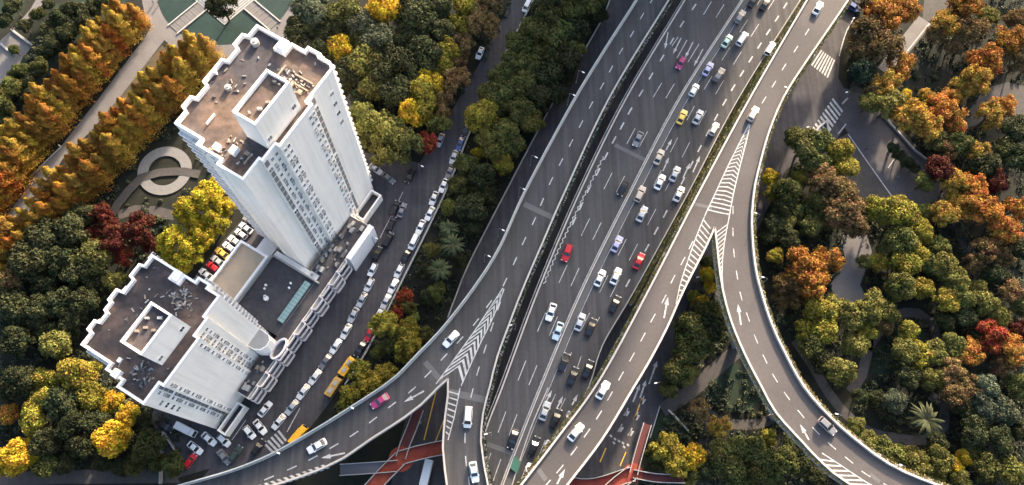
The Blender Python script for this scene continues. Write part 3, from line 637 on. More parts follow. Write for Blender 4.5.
tB = tower('apartment_tower', 'shorter white apartment tower with dark stained roof at lower left', planB, 50.0, (-43.2,-33.2,15.8,21.4,9.0),
     [(-30.6,22.9,'l'),(-31.8,23.8,'s'),(-33.0,23.8,'s'),(-34.0,23.8,'s'),(-35.3,25.0,'s'),(-45.6,25.0,'s'),(-47.0,23.8,'l'),(-48.3,23.8,'s')],
     [(-50.2,42),(-50.2,38.5),(-50.2,35),(-50.2,31.5)], [(6.0,'b'),(9.3,'b')], [(-24.2,21.2),(-23.2,17.8)], lambda v: -51.8 if v > 16.5 else -50.1 if v > 12.0 else -48.6, 23.8, 17, M['roof_dark'], True)
# roof clutter that belongs to the towers
def clutter(T, H, spots, m):
    for (u, v, su, sv, h) in spots:
        b = MB(); b.prism([W(u-su,v-sv),W(u+su,v-sv),W(u+su,v+sv),W(u-su,v+sv)], H-1.19, H-1.19+h); b.build('roof_box', m, T)
def tank(T, H, u, v, r, h):
    b = MB(); c = W(u, v); b.cyl((c.x,c.y), r, H-1.19, H-1.19+h, 16); b.cyl((c.x,c.y), r*0.35, H-1.19+h, H-1.0+h, 10); b.build('roof_tank', M['ac'], T)
clutter(tA, 70, [(27.7,8.2,1.25,0.95,1.9),(1.5,14.5,0.9,0.7,1.6),(0.3,11.0,0.7,0.7,1.5),(5.0,5.5,1.4,0.12,0.8)], M['white'])
clutter(tA, 70, [(22.0,11.2,2.2,0.2,0.5),(23.5,16.6,0.16,2.4,0.5),(21.5,17.2,0.14,2.0,0.5),(20.4,17.8,0.4,0.5,0.8),(21.0,15.2,0.5,0.4,0.7),(2.5,17.0,0.4,0.5,0.8),(1.4,17.9,1.2,0.15,0.6)], M['clutter'])
tank(tA, 70, 25.2, 2.2, 0.9, 1.3); tank(tA, 70, 13.0, 4.0, 0.7, 1.0)
clutter(tB, 50, [(-25.5,12.0,1.2,0.9,1.8),(-49.6,14.6,0.9,0.8,1.6),(-47.0,13.0,0.5,0.4,0.7)], M['white'])
def rubble(T, H, areas):
    "loose bits lying on a roof, too many to count"
    for m in (M['clutter'], M['ac'], M['frame']):
        mb = MB()
        for u0, u1, v0, v1, n in areas:
            for k in range(n):
                c = W(random.gauss((u0+u1)/2,(u1-u0)/3.5), random.gauss((v0+v1)/2,(v1-v0)/3.5)); a = random.random()*3.14; l, w_ = random.uniform(.1,.55), random.uniform(.06,.2)
                ca, sa = math.cos(a), math.sin(a); q = [(c.x+x*ca-y*sa, c.y+x*sa+y*ca) for x, y in ((-l,-w_),(l,-w_),(l,w_),(-l,w_))]
                mb.prism(q, H-1.185, H-1.185+random.uniform(.08,.4))
        o = mb.build('roof_rubble', m, T); o['kind'] = 'stuff'
rubble(tA, 70, [(18.5,25,10,20,22),(-2,5,9,19,9),(8,20,1,7,5)])
rubble(tB, 50, [(-31.5,-27,12.5,18.5,24),(-50,-44,14.5,23,12),(-44,-30,5,10,4)])

# ------------------------------------------------------------------ podium
pod = tag(empty('podium', (0,0,0)), 'low dark roofed podium with white balconied street front between the towers', 'podium building')
ZP = 10.0
def rect(u0,u1,v0,v1): return [W(u0,v0),W(u1,v0),W(u1,v1),W(u0,v1)]
b = MB(); b.prism(rect(-40.6,16.5,25.4,28.8), 0, ZP-0.6); b.prism(rect(-22.8,-3.2,10.9,25.38), 0, ZP-0.604); b.prism(rect(-3.18,16.4,22.4,25.38), 0, ZP-0.608); b.build('wall', M['wall'], pod)
b = MB(); b.prism(rect(-23.0,-5.0,11.2,25.3), ZP-0.6, ZP-0.3, 0, True, False); b.build('roof', M['podium'], pod)
b = MB(); b.prism(rect(-40.4,16.3,25.42,28.6), ZP-0.58, ZP-0.45, 0, True, False); b.build('roof', M['podium'], pod)
b = MB(); b.prism(rect(-3.0,16.2,22.5,25.36), ZP-0.6, ZP-0.47, 0, True, False); b.build('roof', M['podium'], pod)
b = MB(); b.wall([W(-5.0,11.3),W(-5.0,26.8)], 0.4, ZP-0.6, ZP+0.9); b.wall([W(-22.8,11.0),W(-5.2,11.0)], 0.4, ZP-0.6, ZP+0.9); b.build('roof_parapet', M['concrete'], pod)
# tan terrace roof
b = MB(); b.prism(rect(-21.6,-6.2,1.6,10.7), 0, ZP+1.0); b.build('terrace_block', M['wall'], pod)
b = MB(); b.prism(rect(-21.2,-6.6,2.0,10.3), ZP+1.0, ZP+1.03, 0, True, False); b.build('terrace_roof', M['terrace'], pod)
b = MB(); q = rect(-21.4,-6.4,1.8,10.5); b.wall(q, 0.6, ZP+1.0, ZP+2.0, closed=True); b.build('terrace_parapet', M['white'], pod)
# green glass skylight with bars
b = MB(); q = rect(-19.5,-6.2,23.0,25.0); b.prism(q, ZP-0.3, ZP+0.25); sk = b.build('skylight', M['frame'], pod)
for k in range(12):
    u0 = -19.4+k*1.09; b = MB()
    for v0, v1, za, zb in ((23.05,24.0,ZP+.3,ZP+.75),(24.02,24.95,ZP+.75,ZP+.3)):
        q = rect(u0+.05,u0+1.02,v0,v1); z4 = (za,za,zb,zb)
        b.add([(q[i].x,q[i].y,z4[i]) for i in range(4)]+[(q[i].x,q[i].y,z4[i]+.05) for i in range(4)], [(3,2,1,0),(4,5,6,7),(0,1,5,4),(1,2,6,5),(2,3,7,6),(3,0,4,7)])
    b.build('pane', M['skylight'], sk)
# balconied street front: scalloped bays with white bands
ub = [-40.6+k*(45.0/11) for k in range(12)]
for k in range(11):
    u0, u1 = ub[k]+0.12, ub[k+1]-0.12; out = 0.55 if k % 2 else 0.0
    b = MB(); b.prism([W(u0,28.82),W(u1,28.82),W(u1,29.3+out),W(u0,29.3+out)], 0.1, ZP-0.7); bay = b.build('bay', M['glass'], pod)
    for z0, z1, ex in ((ZP-0.6,ZP+0.5,0.45),(ZP-3.6,ZP-2.6,0.75),(ZP-6.6,ZP-5.6,1.05)):
        b = MB(); o2 = 29.3+out+ex
        b.wall([W(u0,28.85),W(u0,o2-0.35),W(u0+0.35,o2),W(u1-0.35,o2),W(u1,o2-0.35),W(u1,28.85)], 0.26, z0, z1); b.build('balustrade', M['balus'], bay)
        b = MB(); b.prism([W(u0,28.83),W(u0,o2-0.35),W(u0+0.35,o2),W(u1-0.35,o2),W(u1,o2-0.35),W(u1,28.83)], z0-0.2, z0-0.01); b.build('floor_slab', M['concrete'], bay)
# plain white canopy at the upper end, annexes, oval light well
b = MB(); q = rect(5.0,16.6,28.82,30.4); b.prism(q, 0, ZP+0.6); b.build('white_gable', M['white'], pod)
b = MB(); b.wall(rect(18.5,27.5,21.2,24.4), 0.45, 0, 4.0, closed=True); an = b.build('entrance_annex', M['wall'], pod)
b = MB(); b.prism(rect(18.8,27.2,21.5,24.1), 0, 2.0); b.build('annex_roof', M['podium'], an)
b = MB(); b.wall(rect(-51.5,-43.0,25.4,27.6), 0.45, 0, 4.0, closed=True); an = b.build('entrance_annex', M['wall'], pod)
b = MB(); b.prism(rect(-51.2,-43.3,25.7,27.3), 0, 2.0); b.build('annex_roof', M['podium'], an)
cv = [W(-29.5,23.2)]+[W(-26.2+3.4*math.cos(a), 23.2+4.2*math.sin(a)) for a in [math.pi*(1-k/10) for k in range(11)]]+[W(-22.7,14)]+[W(-24,14)]
b = MB(); b.prism([W(-29.6,22.9),W(-29.4,25),W(-28.6,26.6),W(-27,27.4),W(-25.2,27.2),W(-24.2,26.2),W(-23.9,24),W(-24.1,22.95)], 0, 17.0); wg = b.build('rounded_wing', M['wall'], pod)
b = MB(); b.prism([W(-29.3,23.0),W(-29.1,24.9),W(-28.4,26.3),W(-26.95,27.05),W(-25.3,26.9),W(-24.5,26.0),W(-24.2,23.9),W(-24.35,23.0)], 17.0, 17.05, 0, True, False); b.build('wing_roof', M['concrete'], wg)
oc = W(-25.6, 28.4)
ov = [(oc+UX*(3.0*math.cos(a))+VX*(1.35*math.sin(a))) for a in [2*math.pi*k/28 for k in range(28)]]
b = MB(); b.wall(ov, 0.5, ZP-0.45, ZP+1.3, closed=True); b.build('oval_rim', M['balus'], pod)
b = MB(); b.prism(ov, ZP-0.44, ZP-0.2); b.build('oval_well', M['frame'], pod)
for k in range(46):                                             # equipment on the lower roof
    u, v = random.uniform(-4,15), random.uniform(22.8,28.0)
    if k > 34: u, v = random.uniform(-40,-29), random.uniform(25.8,28.2)
    s = random.uniform(.2,.8); b = MB(); b.prism(rect(u-s,u+s,v-s*.6,v+s*.6), ZP-0.45, ZP-0.45+random.uniform(.3,1.4)); b.build('roof_unit', random.choice([M['ac'],M['frame'],M['clutter'],M['louvre']]), pod)
for u, v, s in ((-13,14.5,.35),(-14.0,14.8,.3),(-16,16.8,.7),(-15.7,16.2,.4),(-9,20,.3),(-10.3,20.4,.3)):
    b = MB(); c = W(u,v); b.cyl((c.x,c.y), s, ZP-0.3, ZP+0.3, 10); b.build('roof_vent', M['white'], pod)
# small white shed roof beside the terrace
sh = tag(empty('shed', (0,0,0)), 'small white roofed shed between the tan terrace and taller tower', 'shed')
b = MB(); b.prism(rect(-5.0,-0.6,3.4,7.6), 0, 3.2); b.build('wall', M['wall'], sh); b = MB(); b.prism(rect(-5.4,-0.2,3.0,8.0), 3.2, 3.5); b.build('roof', M['white'], sh)

# ------------------------------------------------------------------ unseen blocks added beyond the frame to shade the highway
def slab(x0, x1, y0, y1, H, label):
    T = tag(empty('shade_block', ((x0+x1)/2, y0, 0)), label, 'shade block'); cx = (x0+x1)/2
    b = MB(); b.box(x0-cx, x1-cx, 0, y1-y0, 0, H); b.build('wall', M['wall'], T)
    b = MB(); b.wall([(x0-cx+.3,.3),(x1-cx-.3,.3),(x1-cx-.3,y1-y0-.3),(x0-cx+.3,y1-y0-.3)], 0.6, H, H+1.2, closed=True); b.build('roof_parapet', M['white'], T)
    b = MB(); b.box(-5,5,5,10,H,H+4); b.build('penthouse', M['wall'], T)
    n = int((x1-x0)//8)
    for f_ in range(int(H//3)-1):
        for k in range(n):
            a = link('window', W_L, T, (x0-cx+4+(x1-x0-8)*k/(n-1), 0, 3+f_*3.0)); a.rotation_euler = (0,0,math.pi)
SLABS = [(20, 66, 198, 211, 90, 'left unseen white block added beyond the upper edge to shade the highway'), (64, 113, 212, 228, 92, 'right unseen white block added beyond the upper edge to shade the highway')]
for s_ in SLABS: slab(*s_)

# ------------------------------------------------------------------ vehicles
def glass_quad(mb, a, b_, c, d, t=0.012): 
    n = ((b_-a).cross(d-a)).normalized()*t; mb.add([a+n,b_+n,c+n,d+n,a,b_,c,d], [(0,1,2,3),(7,6,5,4),(0,4,5,1),(1,5,6,2),(2,6,7,3),(3,7,4,0)])
def wheel_meshes(r=0.33, w_=0.22):
    n = 14; b = MB()
    for (rad, x0, x1, mi) in ((r, -w_/2, w_/2, 0), (r*0.62, -w_/2-0.012, w_/2+0.012, 1)):
        A = [(rad*math.cos(2*math.pi*k/n), x0, rad*math.sin(2*math.pi*k/n)) for k in range(n)]; B = [(p[0], x1, p[2]) for p in A]
        b.add(A+B, [tuple(range(n)), tuple(range(2*n-1,n-1,-1))]+[(k,n+k,n+(k+1)%n,(k+1)%n) for k in range(n)], mi)
    return mesh_from('wheel', b.v, b.f, [M['tyre'], M['rim']], b.i)
WHEEL = wheel_meshes(); WHEEL_BIG = wheel_meshes(0.48, 0.3)
def loft(secs):
    "secs: list of (x, halfwidth, zlow, zhigh, corner)"
    b = MB(); rings = []
    for x, hw, z0, z1, c in secs:
        rings.append([(x,-hw+c,z0),(x,hw-c,z0),(x,hw,z0+c),(x,hw,z1-c*1.3),(x,hw-c*1.3,z1),(x,-hw+c*1.3,z1),(x,-hw,z1-c*1.3),(x,-hw,z0+c)])
    n = 8; V = [p for r in rings for p in r]; F = []
    for i in range(len(rings)-1):
        for k in range(n): F.append((i*n+k, i*n+(k+1)%n, (i+1)*n+(k+1)%n, (i+1)*n+k))
    F.append(tuple(range(n-1,-1,-1))); F.append(tuple(range((len(rings)-1)*n, len(rings)*n)))
    F = [f[::-1] for f in F]
    return b.add(V, F)
def car_parts(L, Wd, Hh, hood, belt, cab, roofp, wheelx, name):
    "cab=(rear base x, front base x), roofp=(rear roof x, front roof x)"
    h = L/2; hw = Wd/2; parts = []
    b = loft([(-h,hw*.80,.42,belt*.86,.10),(-h+.18,hw*.95,.26,belt*.97,.12),(-h*.55,hw,.2,belt,.13),(0,hw,.2,belt,.13),(cab[1],hw,.2,belt*.985,.13),(h*.62,hw*.985,.2,hood*1.0,.13),(h-.30,hw*.93,.24,hood*.93,.12),(h,hw*.76,.40,hood*.80,.09)])
    rw = hw*.74; bw = hw*.93
    q = lambda x,y,z: Vector((x,y,z)); zb = belt-.03
    c8 = [q(cab[0],-bw,zb),q(cab[1],-bw,zb),q(cab[1],bw,zb),q(cab[0],bw,zb),q(roofp[0],-rw,Hh-.05),q(roofp[1],-rw,Hh-.05),q(roofp[1],rw,Hh-.05),q(roofp[0],rw,Hh-.05)]
    b.add(c8, [(0,1,5,4),(1,2,6,5),(2,3,7,6),(3,0,4,7)])
    r2 = rw-.10; b.add([c8[4],c8[5],c8[6],c8[7],q(roofp[0]+.12,-r2,Hh),q(roofp[1]-.12,-r2,Hh),q(roofp[1]-.12,r2,Hh),q(roofp[0]+.12,r2,Hh)], [(4,5,6,7),(0,1,5,4),(1,2,6,5),(2,3,7,6),(3,0,4,7)])
    for s in (-1,1): b.box(cab[1]-.25,cab[1]-.05,s*(hw+.09)-.09,s*(hw+.09)+.09,belt-.02,belt+.13)
    parts.append(('body', mesh_from(name+'_body', b.v, b.f, M['carpaint'], b.i), None))
    def inset(a,b_,c,d,m1=.07,m2=.07):
        def L2(p,q_,t): return p+(q_-p)*t
        top0, top1 = L2(a,d,1-m2), L2(b_,c,1-m2); bt0, bt1 = L2(a,d,m2), L2(b_,c,m2)
        return L2(bt0,bt1,m1), L2(bt0,bt1,1-m1), L2(top0,top1,1-m1), L2(top0,top1,m1)
    for nm, ids in (('windscreen',(1,2,6,5)),('rear_window',(3,0,4,7)),('side_window',(0,1,5,4)),('side_window',(2,3,7,6))):
        g = MB(); glass_quad(g, *inset(*[c8[i] for i in ids], .05 if 'side' not in nm else .06, .07)); parts.append((nm, mesh_from(nm, g.v, g.f, M['carglass'], g.i), None))
    for s in (-1,1):
        g = MB(); g.box(h-.30,h-.02,s*hw*.62-.17,s*hw*.62+.17,hood*.70,hood*.86); parts.append(('headlight', mesh_from('headlight', g.v, g.f, M['light'], g.i), None))
        g = MB(); g.box(-h-.01,-h+.14,s*hw*.66-.16,s*hw*.66+.16,belt*.68,belt*.86); parts.append(('tail_light', mesh_from('tail_light', g.v, g.f, M['tail'], g.i), None))
    for x in wheelx:
        for s in (-1,1): parts.append(('wheel', WHEEL, (x, s*(hw-.12), .33)))
    return parts
CARS = {
 'sedan': car_parts(4.7,1.84,1.47,.86,.95,(-1.95,1.05),(-1.05,.25),(-1.38,1.42),'sedan'),
 'hatchback': car_parts(4.2,1.78,1.52,.88,.96,(-2.0,1.0),(-1.55,.25),(-1.25,1.28),'hatchback'),
 'suv': car_parts(4.75,1.92,1.74,1.02,1.10,(-2.25,1.0),(-1.85,.2),(-1.38,1.42),'suv'),
 'van': car_parts(5.0,1.92,1.95,1.05,1.12,(-2.42,1.75),(-2.25,1.0),(-1.5,1.6),'van'),
}
def box_vehicle(name, L, Wd, Hh, cabL, boxcol, cabcol, glassrows=False):
    h = L/2; hw = Wd/2; parts = []
    b = loft([(-h,hw*.97,.55,Hh,.12),(-h+.1,hw,.5,Hh+.02,.14),(h-cabL-.1,hw,.5,Hh+.02,.14),(h-cabL,hw*.98,.5,Hh,.12)])
    parts.append(('cargo_box' if not glassrows else 'body', mesh_from(name+'_box', b.v, b.f, M['carpaint'], b.i), None))
    c = loft([(h-cabL+.04,hw*.94,.35,min(Hh,2.3)*.97,.12),(h-.5,hw*.94,.35,min(Hh,2.3)*.9,.14),(h,hw*.9,.4,1.15,.1)]); 
    parts.append(('cab', mesh_from(name+'_cab', c.v, c.f, M['carpaint'], c.i), None))
    g = MB(); zt = min(Hh,2.3)*.9; q = Vector; glass_quad(g, q((h-.02,-hw*.8,1.16)), q((h-.02,hw*.8,1.16)), q((h-.47,hw*.74,zt-.08)), q((h-.47,-hw*.74,zt-.08)), .03); parts.append(('windscreen', mesh_from('windscreen', g.v, g.f, M['carglass'], g.i), None))
    if glassrows:
        for s in (-1,1):
            g = MB()
            for k in range(int((L-cabL-1)//1.3)): g.box(-h+.6+k*1.3,-h+1.7+k*1.3,s*hw-.02,s*hw+.02,1.3,2.1)
            parts.append(('side_window', mesh_from('side_window', g.v, g.f, M['carglass'], g.i), None))
        g = MB()
        for x in (-h*.5, h*.25): g.box(x-.7,x+.7,-.55,.55,Hh+.02,Hh+.22)
        parts.append(('roof_unit', mesh_from('roof_unit', g.v, g.f, M['ac'], g.i), None))
    for x in (-h+1.3, h-1.0):
        for s in (-1,1): parts.append(('wheel', WHEEL_BIG if Hh > 2.4 else WHEEL, (x, s*(hw-.2), .48 if Hh > 2.4 else .33)))
    for s in (-1,1):
        g = MB(); g.box(h-.06,h+.02,s*hw*.65-.15,s*hw*.65+.15,.65,.85); parts.append(('headlight', mesh_from('headlight', g.v, g.f, M['light'], g.i), None))
    return parts
CARS['bus'] = box_vehicle('bus', 6.2, 2.2, 2.6, 1.0, None, None, True)
CARS['truck'] = box_vehicle('truck', 6.0, 2.0, 2.6, 1.5, None, None)
CARS['lorry'] = box_vehicle('lorry', 8.5, 2.3, 3.1, 1.7, None, None)
PAINT = {'white': (0.72,0.72,0.71), 'silver': (0.42,0.44,0.46), 'grey': (0.16,0.16,0.17), 'black': (0.012,0.012,0.014), 'red': (0.50,0.02,0.03), 'yellow': (0.75,0.50,0.10), 'amber': (0.70,0.36,0.02), 'ochre': (0.45,0.27,0.06),
         'blue': (0.05,0.08,0.22), 'pale blue': (0.45,0.55,0.62), 'pale green': (0.55,0.72,0.60), 'magenta': (0.48,0.04,0.18), 'beige': (0.42,0.36,0.30), 'cream': (0.72,0.66,0.54), 'dark green': (0.03,0.05,0.045), 'lilac': (0.40,0.40,0.58)}
VEH = []
def queue(zone, lst, z, path=None, flip=False, heading=None):
    for it in lst:
        x, y, colr = it[0], it[1], it[2]; typ = it[3] if len(it) > 3 else 'sedan'; hd = it[4] if len(it) > 4 else heading
        zt = z+0.75; p = P(x, y, zt)
        if hd is None:
            q = Vector((p.x, p.y)); k = min(range(len(path)-1), key=lambda i: (path[i]-q).length); d = (path[k+1]-path[k]).normalized()
            a = math.atan2(d.y, d.x)+(math.pi if flip else 0)
        else:
            e = P(x+hd[0], y+hd[1], zt)-p; a = math.atan2(e.y, e.x)
        VEH.append(dict(zone=zone, x=x, y=y, col=colr, typ=typ, loc=(p.x, p.y, z+0.015), a=a+math.radians(random.uniform(-1.5,1.5))))
queue('left carriageway of the highway', [(681,63,'magenta','hatchback'),(638,139,'grey'),(623,188,'black'),(567,253,'red','suv'),(551,312,'white'),(558,331,'pale blue'),(513,439,'black')], Z2, e2L)
queue('right carriageway of the highway', [(740,17,'grey','suv'),(753,1,'black'),(765,4,'black'),(727,41,'pale green'),(742,39,'white','van'),(708,69,'lilac'),(719,75,'grey','suv'),(694,90,'white','hatchback'),(682,117,'yellow'),(698,117,'silver'),(714,129,'cream','hatchback'),(659,157,'beige'),(660,182,'white'),(675,174,'silver'),(640,194,'beige','suv'),(679,194,'white'),(642,214,'silver'),(617,244,'lilac'),(600,278,'white'),(616,276,'white'),(639,261,'red'),(580,322,'silver'),(591,327,'black'),(564,362,'black'),(573,376,'black'),(588,369,'black'),(545,411,'silver'),(556,418,'black'),(568,420,'grey','hatchback'),(534,446,'black'),(547,449,'silver','hatchback'),(528,472,'white','hatchback'),(615,304,'black'),(770,49,'white','van')], Z2, e2D, True)
queue('straight ramp on the right', [(603,390,'white'),(576,432,'white')], Z3, e3a, True)
queue('right viaduct above the fork', [(818,8,'white'),(753,114,'beige','suv')], Z3, e3L, True)
queue('curved ramp on the right', [(827,426,'grey','suv')], Z3, e3R)
queue('left ramp that curves away', [(451,339,'white'),(380,401,'magenta'),(317,446,'white','sedan')], Z1, e1L[len(e1L)//3:], False)
queue('left viaduct ramp running straight down', [(468,417,'white','van'),(474,472,'pale blue')], Z1, e1b)
sst = pl([(540,-20),(500,65),(470,130),(444,194),(400,284),(364,353),(330,402),(285,460)], 0)
queue('row parked along the right kerb of the side street', [(527,6,'white','van'),(466,131,'silver'),(461,143,'black'),(457,153,'blue'),(451,165,'silver'),(447,174,'grey'),(442,184,'white'),(437,194,'white'),(431,206,'white'),(423,224,'white'),(414,240,'white','van'),(407,255,'black'),(399,270,'white','hatchback'),(393,285,'white'),(389,296,'silver'),(383,308,'white','van'),(373,327,'red'),(364,341,'black')], 0.03, sst)
queue('row parked along the left side of the side street', [(480,53,'white'),(440,140,'silver'),(410,176,'black','suv'),(374,267,'white','hatchback'),(369,285,'white','hatchback'),(365,294,'silver'),(357,308,'silver'),(349,325,'white'),(339,339,'white'),(328,357,'grey'),(315,377,'white'),(303,392,'white'),(292,407,'silver'),(281,419,'white')], 0.03, sst)
queue('forecourt below the shorter tower', [(265,409,'white','sedan',(10,-12)),(260,427,'white','sedan',(10,12)),(254,438,'white','hatchback',(10,12)),(209,439,'white','sedan',(10,9)),(219,436,'white','hatchback',(10,9)),(223,429,'black','sedan',(10,9)),(249,448,'black','suv',(10,-14)),(224,457,'grey','sedan',(8,10)),(239,446,'dark green','suv',(10,-14)),(179,426,'white','truck',(13,7)),(173,430,'black','sedan',(13,8)),(195,448,'white','sedan',(11,9)),(190,461,'red','hatchback',(6,-8))], 0.04)
queue('row parked beside the tan terrace', [(250,221,'grey'),(246,228,'silver'),(241,234,'silver','hatchback'),(235,241,'white'),(229,247,'white','hatchback'),(222,253,'yellow'),(218,261,'silver'),(213,267,'red','hatchback'),(206,274,'white'),(201,282,'grey')], 0.04, heading=(-12,-9))
queue('paved yard right of the taller tower', [(394,210,'black','suv',(5,-12)),(397,222,'grey','sedan',(5,-12)),(391,225,'black','sedan',(5,-12)),(380,252,'black','van',(6,-12)),(374,259,'black','suv',(6,-12)),(377,170,'silver','sedan',(9,7)),(387,177,'grey','sedan',(9,7))], 0.04)
queue('side street near the left ramp', [(349,365,'amber','bus',(11,-16)),(335,386,'ochre','bus',(11,-16)),(299,435,'amber','truck',(9,-11))], 0.03)
queue('street below the left ramp', [(426,476,'white','lorry',(-3,12))], 0.03)
queue('street at the upper right beside the ramp', [(852,7,'blue','van',(12,8))], 0.03)
LEN = {'sedan': 4.7, 'hatchback': 4.2, 'suv': 4.75, 'van': 5.0, 'bus': 6.2, 'truck': 6.0, 'lorry': 8.5}
for _ in range(60):                                             # nobody parks inside another car
    for i, a_ in enumerate(VEH):
        for b_ in VEH[i+1:]:
            d = Vector((b_['loc'][0]-a_['loc'][0], b_['loc'][1]-a_['loc'][1]))
            if abs(a_['loc'][2]-b_['loc'][2]) > 1 or d.length > 9: continue
            h = Vector((math.cos(a_['a']), math.sin(a_['a']))); al = d.dot(h); ac = abs(d.x*h.y-d.y*h.x); need = (LEN[a_['typ']]+LEN[b_['typ']])/2*(1.1 if a_['loc'][2] > 5 else 1)+0.35
            if ac < 2.0 and abs(al) < need:
                k_ = (need-abs(al))/2*(1 if al >= 0 else -1)
                a_['loc'] = (a_['loc'][0]-h.x*k_, a_['loc'][1]-h.y*k_, a_['loc'][2]); b_['loc'] = (b_['loc'][0]+h.x*k_, b_['loc'][1]+h.y*k_, b_['loc'][2])
TYPE_NAME = {'sedan': 'sedan', 'hatchback': 'hatchback', 'suv': 'sport_utility_car', 'van': 'passenger_van', 'bus': 'bus', 'truck': 'box_truck', 'lorry': 'cargo_truck'}
TYPE_WORD = {'sedan': 'sedan', 'hatchback': 'hatchback', 'suv': 'boxy car', 'van': 'van', 'bus': 'bus', 'truck': 'small truck', 'lorry': 'cargo truck'}
CAT = {'bus': 'bus', 'truck': 'truck', 'lorry': 'truck', 'van': 'van'}
for v in VEH:
    same = sorted([o for o in VEH if (o['zone'], o['col'], o['typ']) == (v['zone'], v['col'], v['typ'])], key=lambda o: o['y']); i = same.index(v)
    lead = '' if len(same) == 1 else ('topmost ' if i == 0 else 'lowest ' if i == len(same)-1 else ORD[i]+' highest ')
    lab = f"{lead}{v['col']} {TYPE_WORD[v['typ']]} " + ('in the ' if 'row' in v['zone'] or 'yard' in v['zone'] else 'on the ') + v['zone']
    root = tag(empty(TYPE_NAME[v['typ']], v['loc'], v['a']), lab, CAT.get(v['typ'], 'car'), 'vehicles on the '+v['zone'])
    if v['loc'][2] > 5: root.scale = (1.1, 1.1, 1.1)
    jit = random.uniform(.85,1.1); c = [min(1,k*jit) for k in PAINT[v['col']]]
    for nm, me, off in CARS[v['typ']]:
        o = link(nm, me, root, off); o.color = (*c, 1)
        if v['col'] == 'magenta' and nm == 'body': o.color = (0.30,0.035,0.12,1)

# ------------------------------------------------------------------ trees
def leaf(mb, c, nrm, s, asp=0.75):
    a = nrm.orthogonal().normalized(); a.rotate(Matrix.Rotation(random.random()*6.283, 3, nrm)); e = nrm.cross(a)
    a = a*s; e = e*(s*asp); f = nrm*(s*0.25)
    mb.v += [tuple(c-a-f), tuple(c-e), tuple(c+a-f), tuple(c+e)]; k = len(mb.v)-4; mb.f.append((k,k+1,k+2,k+3)); mb.i.append(0)
def rsph():
    z = random.uniform(-1,1); a = random.random()*6.283; r = math.sqrt(1-z*z); return Vector((r*math.cos(a), r*math.sin(a), z))
def broad_crown(seed, nl=17, per=200, spread=0.62, lr=(0.20,0.48), flat_=0.82, ls=0.066):
    "unit crown (radius 1, centred at origin) of leaf clumps"
    random.seed(seed); mb = MB(); lobes = []
    for k in range(nl):
        d = rsph(); d.z = abs(d.z)*1.0-0.35; d.normalize(); rr = spread*random.uniform(0.72,1.12)
        lobes.append((Vector((d.x*rr, d.y*rr, d.z*rr*flat_)), random.uniform(*lr)))
    lobes.append((Vector((0,0,0.18)), 0.5))
    for c, r in lobes:
        for j in range(int(per*(r/0.36)**2)):
            n = rsph(); n.z = n.z*0.8+0.25; n.normalize(); p = c+n*r*random.uniform(0.72,1.08)
            nn = (n*1.0+rsph()*0.7).normalized(); leaf(mb, p, nn, ls*random.uniform(0.7,1.35))
    for k in range(60):                                         # loose sprays that break the outline
        c, r = random.choice(lobes); n = rsph(); leaf(mb, c+n*r*random.uniform(1.05,1.25), rsph(), ls*0.9)
    for c, r in lobes:                                          # twiggy clump hearts
        m_ = 6; R = r*0.66
        pts = [c+Vector((0,0,R))]+[c+Vector((R*math.cos(t),R*math.sin(t),0)) for t in [6.283*q/m_ for q in range(m_)]]+[c-Vector((0,0,R))]
        mb.add(pts, [(0,1+q,1+(q+1)%m_) for q in range(m_)]+[(m_+1,1+(q+1)%m_,1+q) for q in range(m_)])
    return mesh_from('crown', mb.v, mb.f, M['leaf'])
def trunk_mesh(seed):
    "unit trunk for a crown of radius 1 centred at z=0; ground at z=-1.55"
    random.seed(seed); mb = MB(); mb.tube((0,0,-1.62),(0.02,0.01,-0.55),0.075,0.055,8)
    for k in range(5):
        a = 6.283*k/5+random.random(); mb.tube((0.02,0.01,-0.62),(0.5*math.cos(a),0.5*math.sin(a),random.uniform(-0.05,0.3)),0.04,0.015,5)
    return mesh_from('trunk', mb.v, mb.f, M['bark'])
BROAD = [(broad_crown(100+k, nl=random.Random(k).randint(13,20)), trunk_mesh(200+k)) for k in range(7)]
FINE = [(broad_crown(150+k, nl=24, per=150, lr=(0.2,0.34), spread=0.7, ls=0.058), trunk_mesh(250+k)) for k in range(4)]
AIRY = [(broad_crown(170+k, nl=26, per=130, lr=(0.2,0.34), spread=0.74, ls=0.058), trunk_mesh(270+k)) for k in range(3)]
def conifer(seed, h=16.5, r=3.0):
    random.seed(seed); mb = MB()
    for k in range(3600):
        t = random.random()**0.9; z = 1.6+(h-1.7)*t; R = r*(1-t**1.9)**0.85*random.uniform(0.45,1.08)+0.15; a = random.random()*6.283
        lump = 1+0.25*math.sin(a*3+z*1.7+seed); p = Vector((R*lump*math.cos(a), R*lump*math.sin(a), z)); n = Vector((math.cos(a),math.sin(a),0.55)); leaf(mb, p, (n+rsph()*0.6).normalized(), random.uniform(0.16,0.29), 0.6)
    mb.cyl((0,0), r*0.55, 2.2, h*0.88, 7, 0.3)
    cr_ = mesh_from('crown', mb.v, mb.f, M['needle']); tb = MB(); tb.tube((0,0,-0.1),(0,0,h*0.8),0.22,0.05,7)
    return cr_, mesh_from('trunk', tb.v, tb.f, M['bark'])
CON = [conifer(300+k) for k in range(5)]
